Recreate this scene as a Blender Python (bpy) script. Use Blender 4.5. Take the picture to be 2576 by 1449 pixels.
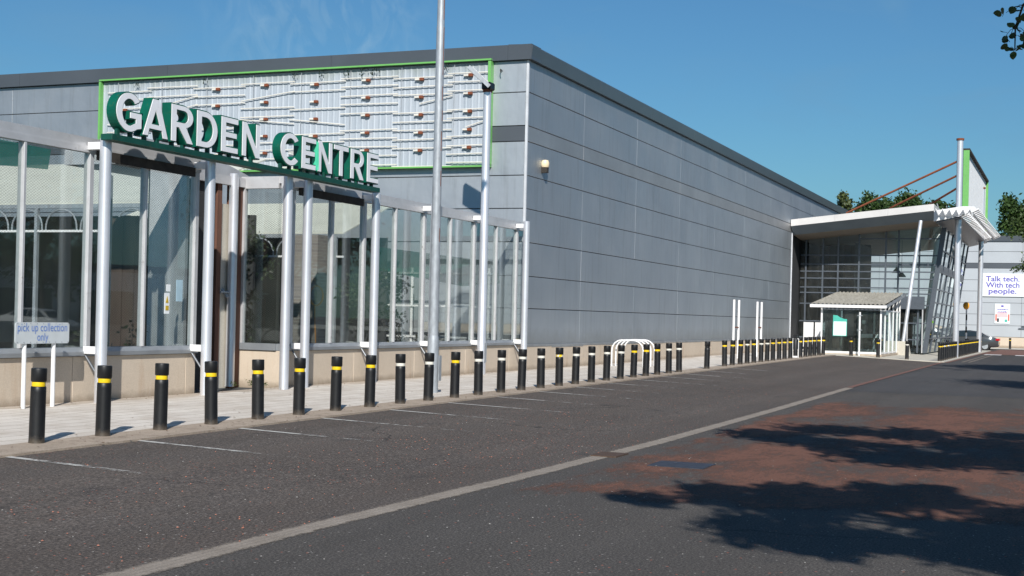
import bpy, math, random
from mathutils import Vector, Matrix
PI = math.pi; R = math.radians
S = bpy.context.scene
for o in list(bpy.data.objects): bpy.data.objects.remove(o)
col = S.collection
# ------------------------------------------------------------------ camera
H = 1.65                                   # eye height
YAW = R(22.4715); ROLL = 0.024; F_PX = 3429.16; W_PX = 2576.0
fw = Vector((math.cos(YAW), math.sin(YAW), 0)); rt = Vector((math.sin(YAW), -math.cos(YAW), 0)); up = Vector((0, 0, 1))
c_, s_ = math.cos(ROLL), math.sin(ROLL)
cx_ = rt * c_ + up * s_; cy_ = -rt * s_ + up * c_; cz_ = -fw
cam = bpy.data.cameras.new('camera'); co = bpy.data.objects.new('camera', cam); col.objects.link(co)
co.matrix_world = Matrix(((cx_.x, cy_.x, cz_.x, 0), (cx_.y, cy_.y, cz_.y, 0), (cx_.z, cy_.z, cz_.z, H), (0, 0, 0, 1)))
cam.sensor_width = 36; cam.lens = F_PX / W_PX * 36; cam.shift_y = 72.5 / W_PX; cam.clip_end = 3000; cam.clip_start = 0.1
S.camera = co
# ------------------------------------------------------------------ light
AZ = R(25.2); EL = R(34)                   # direction the light travels in plan, sun height
SUN = 5.0
w = bpy.data.worlds.new('World'); S.world = w; w.use_nodes = True
nt = w.node_tree; nt.nodes.clear()
def N(nt, t, **k):
    n = nt.nodes.new(t)
    for a, b in k.items(): setattr(n, a, b)
    return n
sky = N(nt, 'ShaderNodeTexSky', sky_type='NISHITA', sun_disc=False, sun_elevation=EL, air_density=1.25, dust_density=0.35, ozone_density=2.2)
# the sun stands opposite to the light's travel: at azimuth AZ+180 deg from +X, Blender's rotation is measured clockwise from +Y
sky.sun_rotation = (PI / 2 - (AZ + PI)) % (2 * PI)
tc = N(nt, 'ShaderNodeTexCoord'); mp = N(nt, 'ShaderNodeMapping'); mp.inputs['Scale'].default_value = (3, 3, 9); mp.inputs['Rotation'].default_value = (0.3, 0.4, 0.5)
n1 = N(nt, 'ShaderNodeTexNoise'); n1.inputs['Scale'].default_value = 2.2; n1.inputs['Detail'].default_value = 7; n1.inputs['Distortion'].default_value = 1.2
r1 = N(nt, 'ShaderNodeValToRGB'); r1.color_ramp.elements[0].position = 0.5; r1.color_ramp.elements[1].position = 0.9
r1.color_ramp.elements[1].color = (0.5, 0.5, 0.5, 1)
mx = N(nt, 'ShaderNodeMixRGB'); mx.inputs[2].default_value = (5.2, 5.9, 6.6, 1)
hs = N(nt, 'ShaderNodeHueSaturation'); hs.inputs['Saturation'].default_value = 1.0; hs.inputs['Value'].default_value = 1.0
bg = N(nt, 'ShaderNodeBackground'); bg.inputs['Strength'].default_value = 0.068
wo = N(nt, 'ShaderNodeOutputWorld')
L = nt.links.new
L(tc.outputs['Generated'], mp.inputs[0]); L(mp.outputs[0], n1.inputs[0]); L(n1.outputs[0], r1.inputs[0]); L(r1.outputs[0], mx.inputs[0])
# one thin wisp of high cloud
vd_ = N(nt, 'ShaderNodeVectorMath', operation='DOT_PRODUCT'); vd_.inputs[1].default_value = (0.838, 0.501, 0.2155); L(tc.outputs['Generated'], vd_.inputs[0])
rw_ = N(nt, 'ShaderNodeValToRGB'); rw_.color_ramp.elements[0].position = 0.9990; rw_.color_ramp.elements[1].position = 0.99985; L(vd_.outputs['Value'], rw_.inputs[0])
nw_ = N(nt, 'ShaderNodeTexNoise'); nw_.inputs['Scale'].default_value = 26; nw_.inputs['Detail'].default_value = 6; nw_.inputs['Distortion'].default_value = 1.5; mw_ = N(nt, 'ShaderNodeMapping'); mw_.inputs['Scale'].default_value = (1, 2.2, 1); mw_.inputs['Rotation'].default_value = (0.6, 0, 0.3); L(tc.outputs['Generated'], mw_.inputs[0]); L(mw_.outputs[0], nw_.inputs['Vector'])
rn_ = N(nt, 'ShaderNodeValToRGB'); rn_.color_ramp.elements[0].position = 0.42; rn_.color_ramp.elements[1].position = 0.75; rn_.color_ramp.elements[1].color = (0.36, 0.36, 0.36, 1); L(nw_.outputs[0], rn_.inputs[0])
mm_ = N(nt, 'ShaderNodeMixRGB', blend_type='MULTIPLY'); mm_.inputs[0].default_value = 1; L(rw_.outputs[0], mm_.inputs[1]); L(rn_.outputs[0], mm_.inputs[2])
m2_ = N(nt, 'ShaderNodeMixRGB'); m2_.inputs[2].default_value = (14, 10.5, 9, 1); L(mm_.outputs[0], m2_.inputs[0])
L(sky.outputs[0], hs.inputs['Color']); L(hs.outputs[0], m2_.inputs[1]); L(m2_.outputs[0], mx.inputs[1]); tn = N(nt, 'ShaderNodeMixRGB', blend_type='MULTIPLY'); tn.inputs[0].default_value = 1; tn.inputs[2].default_value = (0.42, 0.775, 1.07, 1); L(mx.outputs[0], tn.inputs[1]); L(tn.outputs[0], bg.inputs[0]); L(bg.outputs[0], wo.inputs[0])
sl = bpy.data.lights.new('sun', 'SUN'); sl.energy = SUN; sl.angle = R(0.5); sl.color = (1.0, 0.955, 0.89)
so = bpy.data.objects.new('sun', sl); col.objects.link(so)
sd = Vector((math.cos(AZ) * math.cos(EL), math.sin(AZ) * math.cos(EL), -math.sin(EL)))
so.rotation_euler = sd.to_track_quat('-Z', 'Y').to_euler()
S.view_settings.view_transform = 'Standard'; S.view_settings.look = 'None'; S.view_settings.exposure = 0.12; S.view_settings.gamma = 1
# ------------------------------------------------------------------ materials
def srgb(r, g, b):
    f = lambda v: (v / 255 / 12.92) if v / 255 <= 0.04045 else ((v / 255 + 0.055) / 1.055) ** 2.4
    return (f(r), f(g), f(b), 1)
class MT:
    """small node helper"""
    def __init__(s, name):
        s.m = bpy.data.materials.new(name); s.m.use_nodes = True; s.t = s.m.node_tree; s.t.nodes.clear()
        s.out = s.n('ShaderNodeOutputMaterial'); s.tc = s.n('ShaderNodeTexCoord')
    def n(s, t, **k): return N(s.t, t, **k)
    def l(s, a, b): s.t.links.new(a, b)
    def noise(s, scale, detail=4, rough=0.55, vec=None, sc=None, dist=0):
        n = s.n('ShaderNodeTexNoise'); n.inputs['Scale'].default_value = scale; n.inputs['Detail'].default_value = detail; n.inputs['Roughness'].default_value = rough
        n.inputs['Distortion'].default_value = dist
        v = vec or s.tc.outputs['Object']
        if sc:
            mp = s.n('ShaderNodeMapping'); mp.inputs['Scale'].default_value = sc; s.l(v, mp.inputs[0]); v = mp.outputs[0]
        s.l(v, n.inputs['Vector']); return n.outputs['Fac']
    def ramp(s, fac, *els):
        r = s.n('ShaderNodeValToRGB'); cr = r.color_ramp
        while len(cr.elements) < len(els): cr.elements.new(0.5)
        for e, (p, c) in zip(cr.elements, els):
            e.position = p; e.color = c if len(c) == 4 else (*c, 1)
        s.l(fac, r.inputs[0]); return r.outputs[0]
    def mix(s, fac, a, b, mode='MIX'):
        m = s.n('ShaderNodeMixRGB', blend_type=mode)
        for i, v in ((0, fac), (1, a), (2, b)):
            if isinstance(v, (int, float)): m.inputs[i].default_value = v
            elif isinstance(v, tuple): m.inputs[i].default_value = v if len(v) == 4 else (*v, 1)
            else: s.l(v, m.inputs[i])
        return m.outputs[0]
    def math(s, op, a, b=0.0, c=None):
        m = s.n('ShaderNodeMath', operation=op)
        for i, v in ((0, a), (1, b), (2, c)):
            if v is None: continue
            if isinstance(v, (int, float)): m.inputs[i].default_value = v
            else: s.l(v, m.inputs[i])
        return m.outputs[0]
    def bsdf(s, color, rough=0.6, metal=0.0, bump=None, bstr=0.2, bdist=0.01, spec=0.5, coat=0):
        b = s.n('ShaderNodeBsdfPrincipled')
        if isinstance(color, tuple): b.inputs['Base Color'].default_value = color if len(color) == 4 else (*color, 1)
        else: s.l(color, b.inputs['Base Color'])
        if isinstance(rough, (int, float)): b.inputs['Roughness'].default_value = rough
        else: s.l(rough, b.inputs['Roughness'])
        b.inputs['Metallic'].default_value = metal; b.inputs['Specular IOR Level'].default_value = spec; b.inputs['Coat Weight'].default_value = coat
        if bump is not None:
            bu = s.n('ShaderNodeBump'); bu.inputs['Strength'].default_value = bstr; bu.inputs['Distance'].default_value = bdist
            s.l(bump, bu.inputs['Height']); s.l(bu.outputs[0], b.inputs['Normal'])
        s.l(b.outputs[0], s.out.inputs[0]); return b
def simple(name, c, rough=0.6, metal=0.0, var=0.12, vs=3.0, bstr=0.0, bs=60, spec=0.5, sc=None, dirt=None, coat=0):
    """one base colour with uneven weathering"""
    m = MT(name); c = tuple(c[:3])
    lo = tuple(v * (1 - var) for v in c); hi = tuple(min(1, v * (1 + var)) for v in c)
    f = m.noise(vs, 6, 0.6, sc=sc); cc = m.ramp(f, (0.3, lo), (0.7, hi))
    if dirt:
        d = m.noise(vs * 2.3, 8, 0.7, sc=sc); df = m.ramp(d, (dirt[1], (0, 0, 0)), (dirt[1] + 0.15, (dirt[2],) * 3)); cc = m.mix(df, cc, dirt[0])
    b = m.noise(bs, 3) if bstr else None
    m.bsdf(cc, rough, metal, b, bstr, 0.01, spec, coat); return m.m
M = {}
def cladding():
    m = MT('silver_cladding')
    f = m.noise(0.35, 3); cc = m.ramp(f, (0.3, (0.48, 0.515, 0.55)), (0.7, (0.54, 0.575, 0.605)))
    st = m.noise(1.8, 7, 0.75, sc=(3, 3, 0.16)); sf = m.ramp(st, (0.52, (0, 0, 0)), (0.78, (0.5,) * 3))
    cc = m.mix(sf, cc, (0.3, 0.31, 0.31))
    sp = m.n('ShaderNodeSeparateXYZ'); m.l(m.tc.outputs['Object'], sp.inputs[0])
    zz = m.math('ADD', sp.outputs['Z'], m.math('MULTIPLY', m.noise(2.5, 6, .7), .7)); cc = m.mix(m.ramp(m.math('MULTIPLY', zz, .5), (.6, (.45,) * 3), (.85, (0, 0, 0))), cc, (0.3, 0.29, 0.27))
    h = m.noise(0.9, 3)
    rg = m.ramp(m.noise(0.8, 4), (0.3, (0.58,) * 3), (0.7, (0.64,) * 3))
    m.bsdf(cc, rg, 1.0, h, 0.4, 0.05, 0.4); return m.m
M['clad'] = cladding()
M['clad_dark'] = simple('dark_grey_cladding', (0.09, 0.102, 0.118), 0.45, 0.2, 0.08, 0.6, spec=0.5)
M['coping'] = simple('grey_coping', (0.085, 0.097, 0.112), 0.33, 0.2, 0.1, 0.4)
M['clad_mid'] = simple('mid_grey_cladding', (0.53, 0.53, 0.53), 0.6, 1.0, 0.1, 0.6)
M['clad_far'] = simple('pale_grey_cladding', (0.44, 0.47, 0.5), 0.5, 0.2, 0.05, .5)
M['joint'] = simple('dark_joint', (0.03, 0.033, 0.037), 0.8)
M['corner'] = simple('white_corner_trim', (0.55, 0.57, 0.6), 0.4)
M['silver'] = simple('silver_paint', (0.72, 0.73, 0.77), 0.34, 0.55, 0.06, 2.0)
M['rail'] = simple('aluminium_rail', (0.56, 0.56, 0.57), 0.4, 0.3, 0.1, 3, dirt=((0.16, 0.14, 0.11), 0.6, 0.7))
M['sill'] = simple('grey_sill', (0.26, 0.28, 0.3), 0.45, 0.3, 0.15, 2)
M['galv'] = simple('galvanised_steel', (0.36, 0.39, 0.42), 0.5, 0.3, 0.18, 14, sc=(1, 1, 0.4), dirt=((0.13, 0.05, 0.02), 0.66, 0.7))
M['black'] = simple('black_plastic', (0.0065, 0.0068, 0.008), 0.42, 0, 0.3, 8, 0.15, 90, dirt=((0.05, 0.045, 0.04), 0.62, 0.55))
M['yellow'] = simple('yellow_band', (0.82, 0.56, 0.01), 0.4, 0, 0.1, 12)
M['cream'] = simple('faded_white_band', (0.72, 0.70, 0.62), 0.5, 0, 0.12, 12)
M['halfband'] = None
m = MT('worn_yellow_white_band'); f = m.noise(9, 2); m.bsdf(m.ramp(f, (0.5, (0.82, 0.56, 0.01)), (0.54, (0.72, 0.7, 0.62))), 0.5); M['halfband'] = m.m
M['green'] = simple('sign_green', (0.0, 0.095, 0.058), 0.4, 0, 0.15, 5, dirt=((0.12, 0.13, 0.03), 0.6, 0.6))
M['dgreen'] = simple('dark_green_beam', (0.004, 0.06, 0.042), 0.45, 0, 0.2, 4, dirt=((0.06, 0.075, 0.03), 0.6, 0.7))
M['brightgreen'] = simple('bright_green_trim', (0.15, 0.42, 0.11), 0.45, 0, 0.08, 3, dirt=((0.45, 0.42, 0.12), 0.68, 0.6))
M['letterwhite'] = simple('letter_white', (0.86, 0.87, 0.9), 0.35, 0, 0.04, 3)
M['white'] = simple('white_paint', (0.74, 0.74, 0.74), 0.45, 0, 0.06, 4, dirt=((0.4, 0.36, 0.3), 0.66, 0.5))
M['tube'] = simple('fluorescent_tube_white', (0.72, 0.69, 0.62), 0.4, 0, 0.06, 6)
M['rust'] = simple('rusty_steel', (0.2, 0.055, 0.022), 0.8, 0, 0.35, 12, 0.3)
M['rustrod'] = simple('rust_orange_rod', (0.33, 0.1, 0.045), 0.75, 0, 0.25, 3)
M['rustbrown'] = simple('rusty_brown_wood', (0.13, 0.06, 0.04), 0.85, 0, 0.3, 6, 0.3, sc=(1, 1, 0.15))
M['darkplank'] = simple('dark_brown_plank', (0.06, 0.042, 0.032), 0.85, 0, 0.35, 2.5, 0.3, sc=(1, 1, .2))
M['darkwood'] = simple('weathered_dark_board', (0.035, 0.03, 0.026), 0.85, 0, 0.5, 6, 0.3)  # on the boards under the lettering this darkness includes the beam's shadow
M['tyre'] = simple('tyre_rubber', (0.012, 0.012, 0.012), 0.8)
M['concrete'] = None
def concrete(name, a, b, stain=True):
    m = MT(name); f = m.noise(1.1, 8, 0.65); cc = m.ramp(f, (0.3, a), (0.7, b))
    g = m.noise(120, 2); cc = m.mix(0.35, cc, m.ramp(g, (0.3, tuple(v * 0.6 for v in a)), (0.7, tuple(min(1, v * 1.25) for v in b))))
    if stain:
        s1 = m.noise(1.6, 6, 0.7, sc=(2.2, 2.2, 0.25)); sf = m.ramp(s1, (0.56, (0, 0, 0)), (0.72, (0.5,) * 3)); cc = m.mix(sf, cc, (0.42, 0.27, 0.16))
        sp = m.n('ShaderNodeSeparateXYZ'); m.l(m.tc.outputs['Object'], sp.inputs[0])
        gz_ = m.math('ADD', sp.outputs['Z'], m.math('MULTIPLY', m.noise(6, 5), 0.16))
        gf = m.ramp(gz_, (0.2, (0.75,) * 3), (0.36, (0, 0, 0))); cc = m.mix(gf, cc, (0.2, 0.155, 0.11))
    m.bsdf(cc, 0.9, 0, g, 0.35, 0.004); return m.m
M['plinth'] = concrete('pinkish_rendered_plinth', (0.53, 0.44, 0.34), (0.6, 0.51, 0.41))
M['concrete'] = concrete('pale_concrete', (0.45, 0.42, 0.36), (0.55, 0.52, 0.45), False)
M['kerb'] = None
def glass(name, tint=(0.86, 0.93, 0.9), ior=1.5, dirt=0.05, dcol=(0.5, 0.5, 0.45), boost=1.0):
    m = MT(name)
    tr = m.n('ShaderNodeBsdfTransparent'); tr.inputs[0].default_value = (*tint, 1)
    gl = m.n('ShaderNodeBsdfGlossy'); gl.inputs['Roughness'].default_value = 0.015; gl.inputs[0].default_value = (0.9, 0.95, 0.95, 1)
    df = m.n('ShaderNodeBsdfDiffuse'); df.inputs[0].default_value = (*dcol, 1)
    bu = m.n('ShaderNodeBump'); bu.inputs['Strength'].default_value = 0.05; bu.inputs['Distance'].default_value = 0.02; m.l(m.noise(0.9, 1), bu.inputs['Height']); m.l(bu.outputs[0], gl.inputs['Normal'])
    ge = m.n('ShaderNodeNewGeometry'); vd = m.n('ShaderNodeVectorMath', operation='DOT_PRODUCT'); m.l(ge.outputs['Normal'], vd.inputs[0]); m.l(ge.outputs['Incoming'], vd.inputs[1])
    ca = m.math('SUBTRACT', 1.0, m.math('ABSOLUTE', vd.outputs['Value'])); f0 = ((ior - 1) / (ior + 1)) ** 2
    ff = m.math('ADD', f0, m.math('MULTIPLY', m.math('POWER', ca, 5.0), 1 - f0)); ff = m.math('MINIMUM', m.math('MULTIPLY', ff, boost), 1.0)
    a = m.n('ShaderNodeMixShader'); m.l(ff, a.inputs[0]); m.l(tr.outputs[0], a.inputs[1]); m.l(gl.outputs[0], a.inputs[2])
    d = m.ramp(m.noise(2.2, 6, 0.7), (0.35, (dirt * 0.3,) * 3), (0.8, (dirt * 2.2,) * 3))
    b = m.n('ShaderNodeMixShader'); m.l(d, b.inputs[0]); m.l(a.outputs[0], b.inputs[1]); m.l(df.outputs[0], b.inputs[2])
    m.l(b.outputs[0], m.out.inputs[0]); return m.m
M['glass'] = glass('greenish_glass', (0.92, 0.945, 0.935), 1.52, 0.01, boost=1.35)
M['glass2'] = glass('lobby_glass', (0.72, 0.8, 0.8), 1.5, 0.03)
M['carglass'] = simple('car_window', (0.02, 0.03, 0.035), 0.05, 0, 0.1, 1, spec=0.8)
def meshwire():
    m = MT('chicken_wire'); tr = m.n('ShaderNodeBsdfTransparent'); df = m.n('ShaderNodeBsdfDiffuse'); df.inputs[0].default_value = (0.13, 0.14, 0.13, 1)
    sp = m.n('ShaderNodeSeparateXYZ'); m.l(m.tc.outputs['Object'], sp.inputs[0])
    u = m.math('ADD', sp.outputs['X'], sp.outputs['Y']); v = sp.outputs['Z']
    a = m.math('PINGPONG', m.math('ADD', u, m.math('MULTIPLY', v, 1.6)), 0.035); b = m.math('PINGPONG', m.math('SUBTRACT', u, m.math('MULTIPLY', v, 1.6)), 0.035)
    k = m.math('MAXIMUM', m.math('LESS_THAN', a, 0.003), m.math('LESS_THAN', b, 0.003))
    mx = m.n('ShaderNodeMixShader'); m.l(k, mx.inputs[0]); m.l(tr.outputs[0], mx.inputs[1]); m.l(df.outputs[0], mx.inputs[2]); m.l(mx.outputs[0], m.out.inputs[0]); return m.m
M['wire'] = meshwire()
def netting(name, c, open_=0.35):
    m = MT(name); tr = m.n('ShaderNodeBsdfTransparent'); df = m.n('ShaderNodeBsdfDiffuse'); df.inputs[0].default_value = (*c, 1)
    mx = m.n('ShaderNodeMixShader'); k = m.ramp(m.noise(25, 3), (0.3, (1 - open_ * 1.2,) * 3), (0.7, (1 - open_ * 0.8,) * 3)); m.l(k, mx.inputs[0]); m.l(tr.outputs[0], mx.inputs[1]); m.l(df.outputs[0], mx.inputs[2]); m.l(mx.outputs[0], m.out.inputs[0]); return m.m
M['net'] = netting('teal_netting', (0.04, 0.26, 0.23), 0.15)
M['netgreen'] = netting('green_netting', (0.0, 0.09, 0.06), 0.25)
def asphalt(name, base, warm, red=0.0, coarse=1.0):
    m = MT(name); v = m.tc.outputs['Object']
    big = m.noise(0.22, 5, 0.6); cc = m.ramp(big, (0.3, tuple(x * 0.86 for x in base)), (0.7, tuple(x * 1.12 for x in base)))
    st = m.noise(0.9, 6, 0.65, sc=(0.35, 1.4, 1)); cc = m.mix(m.ramp(st, (0.35, (0.0,) * 3), (0.75, (0.5,) * 3)), cc, warm)
    ln = m.noise(1.0, 4, 0.6, sc=(0.03, 0.9, 1)); cc = m.mix(1.0, cc, m.ramp(ln, (0.3, (0.84,) * 3), (0.7, (1.14,) * 3)), 'MULTIPLY')
    oil = m.noise(0.75, 4, 0.5, sc=(1, 1.6, 1)); cc = m.mix(m.ramp(oil, (0.64, (0, 0, 0)), (0.74, (0.45,) * 3)), cc, (0.035, 0.034, 0.034))
    vc = m.n('ShaderNodeTexVoronoi', feature='DISTANCE_TO_EDGE'); vc.inputs['Scale'].default_value = 0.22; wn = m.n('ShaderNodeVectorMath', operation='ADD'); nz = m.n('ShaderNodeTexNoise'); nz.inputs['Scale'].default_value = 0.8; nz.inputs['Detail'].default_value = 6; m.l(v, nz.inputs['Vector']); m.l(v, wn.inputs[0]); m.l(nz.outputs['Color'], wn.inputs[1]); m.l(wn.outputs[0], vc.inputs['Vector'])
    ck = m.math('MULTIPLY', m.math('LESS_THAN', vc.outputs['Distance'], 0.0035), m.ramp(m.noise(0.3, 2), (0.5, (0, 0, 0)), (0.6, (0.7,) * 3))); cc = m.mix(ck, cc, (0.025, 0.023, 0.021))
    gr = m.noise(38 * coarse, 5, 0.8); cc = m.mix(0.85, cc, m.ramp(gr, (0.36, (0.25,) * 3), (0.5, (0.92,) * 3), (0.64, (2.4,) * 3)), 'MULTIPLY')
    vo = m.n('ShaderNodeTexVoronoi'); vo.inputs['Scale'].default_value = 30; m.l(v, vo.inputs['Vector'])
    sc = m.n('ShaderNodeSeparateColor'); m.l(vo.outputs['Color'], sc.inputs[0])
    near = m.math('LESS_THAN', vo.outputs['Distance'], 0.27)
    pale = m.math('MULTIPLY', near, m.math('GREATER_THAN', sc.outputs[0], 0.955)); cc = m.mix(m.math('MULTIPLY', pale, 0.8), cc, (0.36, 0.34, 0.31))
    zone = m.ramp(m.noise(0.4, 3), (0.42, (0.0,) * 3), (0.62, (1,) * 3))
    thr = m.math('SUBTRACT', 0.995, m.math('MULTIPLY', zone, 0.055 + 0.1 * red))
    rd = m.math('MULTIPLY', near, m.math('GREATER_THAN', sc.outputs[1], thr)); cc = m.mix(m.math('MULTIPLY', rd, 0.9), cc, (0.42, 0.12, 0.07))
    m.bsdf(cc, 0.92, 0, gr, 0.5, 0.006, 0.35); return m.m
M['bay'] = asphalt('parking_asphalt', (0.087, 0.074, 0.065), (0.1, 0.077, 0.061), 0.3)
M['road'] = asphalt('road_asphalt', (0.075, 0.068, 0.062), (0.078, 0.069, 0.06), 0.0, 1.4)
M['roadnew'] = asphalt('smooth_asphalt', (0.062, 0.06, 0.061), (0.064, 0.061, 0.06), 0.0, 1.6)
def redsurf():
    m = MT('worn_red_surfacing'); v = m.tc.outputs['Object']
    sp = m.n('ShaderNodeSeparateXYZ'); m.l(v, sp.inputs[0]); x = sp.outputs['X']; y = sp.outputs['Y']
    gr = m.noise(48, 4, 0.75); asp = m.ramp(gr, (0.33, (0.035,) * 3), (0.5, (0.085, 0.08, 0.078)), (0.7, (0.17, 0.16, 0.15)))
    redc = m.ramp(m.noise(60, 3), (0.3, (0.12, 0.06, 0.042)), (0.7, (0.26, 0.12, 0.08)))
    # worn cover, broken up by the stone grain; it thins out towards its edges
    wv = m.noise(0.5, 6, 0.7, sc=(0.8, 1.5, 1)); fine = m.noise(6, 6, 0.8, sc=(0.5, 1.4, 1)); f2 = m.noise(20, 6, 0.95, sc=(0.6, 1.3, 1))
    cov = m.math('ADD', m.math('MULTIPLY', wv, 0.62), m.math('MULTIPLY', fine, 0.25)); cov = m.math('ADD', cov, m.math('MULTIPLY', f2, 0.5))
    edge = m.math('ADD', x, m.math('MULTIPLY', m.noise(1.1, 5, 0.7), 1.2))
    near_ = m.math('SMOOTH_MIN', m.math('MULTIPLY', m.math('SUBTRACT', edge, 12.1), 1.2), 1.0, 0.2)
    far_ = m.math('MINIMUM', m.math('MULTIPLY', m.math('SUBTRACT', 32.0, edge), 0.35), 1.0)
    side_ = m.math('MINIMUM', m.math('MULTIPLY', m.math('SUBTRACT', 5.4, m.math('ADD', y, m.math('MULTIPLY', m.noise(1.5, 4), .6))), 3.0), 1.0)
    msk = m.math('MINIMUM', m.math('MINIMUM', near_, far_), side_)
    cov = m.math('SUBTRACT', cov, m.math('MULTIPLY', m.math('SUBTRACT', 1.0, msk), 0.25))
    k = m.ramp(cov, (0.62, (0, 0, 0)), (0.72, (0.82,) * 3))
    b = m.bsdf(redc, 0.92, 0, None, 0, 0, 0.35); tr = m.n('ShaderNodeBsdfTransparent'); mx = m.n('ShaderNodeMixShader')
    m.l(k, mx.inputs[0]); m.l(tr.outputs[0], mx.inputs[1]); m.l(b.outputs[0], mx.inputs[2]); m.l(mx.outputs[0], m.out.inputs[0]); return m.m
M['red'] = redsurf()
M['crossing'] = simple('red_brick_paving', (0.17, 0.085, 0.065), 0.9, 0, 0.3, 4, 0.3)
def paving():
    m = MT('block_paving'); v = m.tc.outputs['Object']
    br = m.n('ShaderNodeTexBrick'); br.inputs['Scale'].default_value = 1.0; br.inputs['Mortar Size'].default_value = 0.011; br.inputs['Brick Width'].default_value = 0.6; br.inputs['Row Height'].default_value = 0.3; br.inputs['Mortar Smooth'].default_value = 0.3
    br.inputs['Color1'].default_value = (0.68, 0.63, 0.565, 1); br.inputs['Color2'].default_value = (0.6, 0.55, 0.49, 1); br.inputs['Mortar'].default_value = (0.36, 0.3, 0.235, 1)
    m.l(v, br.inputs['Vector'])
    d = m.noise(0.8, 7, 0.7, sc=(1, 2, 1)); cc = m.mix(m.ramp(d, (0.45, (0, 0, 0)), (0.72, (0.65,) * 3)), br.outputs[0], (0.4, 0.33, 0.26))
    sp = m.n('ShaderNodeSeparateXYZ'); m.l(v, sp.inputs[0])
    yy = m.math('ADD', sp.outputs['Y'], m.math('MULTIPLY', m.noise(1.3, 5), 0.9))
    cc = m.mix(m.ramp(yy, (14.35 / 20, (0, 0, 0)), (14.8 / 20, (0.8,) * 3)) if False else m.math('MULTIPLY', m.math('GREATER_THAN', yy, 14.72), 0.5), cc, (0.3, 0.23, 0.16))
    g = m.noise(90, 2); cc = m.mix(0.3, cc, m.ramp(g, (0.3, (0.55,) * 3), (0.7, (1.25,) * 3)), 'MULTIPLY')
    m.bsdf(cc, 0.9, 0, g, 0.15, 0.002); return m.m
M['paving'] = paving()
def kerbm(name, a, b, d):
    m = MT(name); f = m.noise(2.2, 8, 0.7); cc = m.ramp(f, (0.3, a), (0.7, b)); g = m.noise(70, 3, 0.7)
    cc = m.mix(m.ramp(m.noise(5, 8, 0.8), (0.52, (0, 0, 0)), (0.66, (0.8,) * 3)), cc, d)
    cc = m.mix(0.6, cc, m.ramp(g, (0.3, (0.5,) * 3), (0.7, (1.3,) * 3)), 'MULTIPLY'); m.bsdf(cc, 0.95, 0, g, 0.5, 0.006); return m.m
M['kerb'] = kerbm('dirty_kerb', (0.33, 0.265, 0.205), (0.44, 0.36, 0.285), (0.2, 0.15, 0.11))
def channelm():
    m = MT('worn_concrete_channel'); at = m.n('ShaderNodeAttribute', attribute_name='edge')
    f = m.noise(2.5, 8, 0.7); cc = m.ramp(f, (0.3, (0.22, 0.185, 0.15)), (0.7, (0.33, 0.285, 0.24))); g = m.noise(60, 4, 0.8)
    cc = m.mix(0.7, cc, m.ramp(g, (0.3, (0.4,) * 3), (0.7, (1.45,) * 3)), 'MULTIPLY')
    seam = m.ramp(m.math('ABSOLUTE', m.math('SUBTRACT', at.outputs['Fac'], 0.22)), (0.0, (0.45,) * 3), (0.06, (0, 0, 0))); cc = m.mix(seam, cc, (0.1, 0.09, 0.08))
    e = m.math('ADD', at.outputs['Fac'], m.math('MULTIPLY', m.math('SUBTRACT', m.noise(9, 8, 0.85), 0.5), 1.7)); k = m.ramp(e, (0.62, (1, 1, 1)), (0.95, (0, 0, 0)))
    bb = m.bsdf(cc, 0.95, 0, g, 0.4, 0.004); tr = m.n('ShaderNodeBsdfTransparent'); mx = m.n('ShaderNodeMixShader'); m.l(k, mx.inputs[0]); m.l(tr.outputs[0], mx.inputs[1]); m.l(bb.outputs[0], mx.inputs[2]); m.l(mx.outputs[0], m.out.inputs[0]); return m.m
M['channel'] = kerbm('dirty_concrete', (0.2, 0.17, 0.14), (0.28, 0.24, 0.2), (0.09, 0.08, 0.072))
M['channelw'] = channelm()
def wornline():
    m = MT('worn_line_paint'); sp = m.n('ShaderNodeSeparateXYZ'); m.l(m.tc.outputs['Object'], sp.inputs[0])
    n_ = m.math('ADD', m.math('MULTIPLY', m.noise(7, 8, 0.85), 0.9), m.math('MULTIPLY', m.noise(1.2, 2), 0.35))
    yb = m.math('MULTIPLY', m.math('SUBTRACT', 10.6, sp.outputs['Y']), 0.085)   # the paint is worn most where cars stand
    k = m.ramp(m.math('SUBTRACT', n_, yb), (0.46, (0, 0, 0)), (0.58, (1, 1, 1)))
    b = m.bsdf((0.5, 0.49, 0.46), 0.8); b2 = m.n('ShaderNodeBsdfTransparent'); mx = m.n('ShaderNodeMixShader')
    m.l(k, mx.inputs[0]); m.l(b2.outputs[0], mx.inputs[1]); m.l(b.outputs[0], mx.inputs[2]); m.l(mx.outputs[0], m.out.inputs[0]); return m.m
M['line'] = wornline()
M['iron'] = simple('cast_iron', (0.05, 0.055, 0.07), 0.6, 0.3, 0.3, 10)
def leafm(name, c, tr=0.35):
    m = MT(name); oi = m.n('ShaderNodeNewGeometry'); rp = m.ramp(oi.outputs['Random Per Island'], (0, tuple(v * 0.6 for v in c)), (0.6, c), (1, (c[0] * 1.45, c[1] * 1.35, c[2] * 1.1)))
    b = m.bsdf(rp, 0.5, spec=0.4); t = m.n('ShaderNodeBsdfTranslucent'); m.l(m.mix(0.5, rp, (c[0] * 2.2, c[1] * 2, c[2])), t.inputs[0])
    mx = m.n('ShaderNodeMixShader'); mx.inputs[0].default_value = tr; m.l(b.outputs[0], mx.inputs[1]); m.l(t.outputs[0], mx.inputs[2]); m.l(mx.outputs[0], m.out.inputs[0]); return m.m
M['leaf'] = leafm('tree_leaves', (0.055, 0.085, 0.018), 0.3)
M['leaf_far'] = leafm('far_tree_leaves', (0.04, 0.078, 0.02), 0.15)
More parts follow.
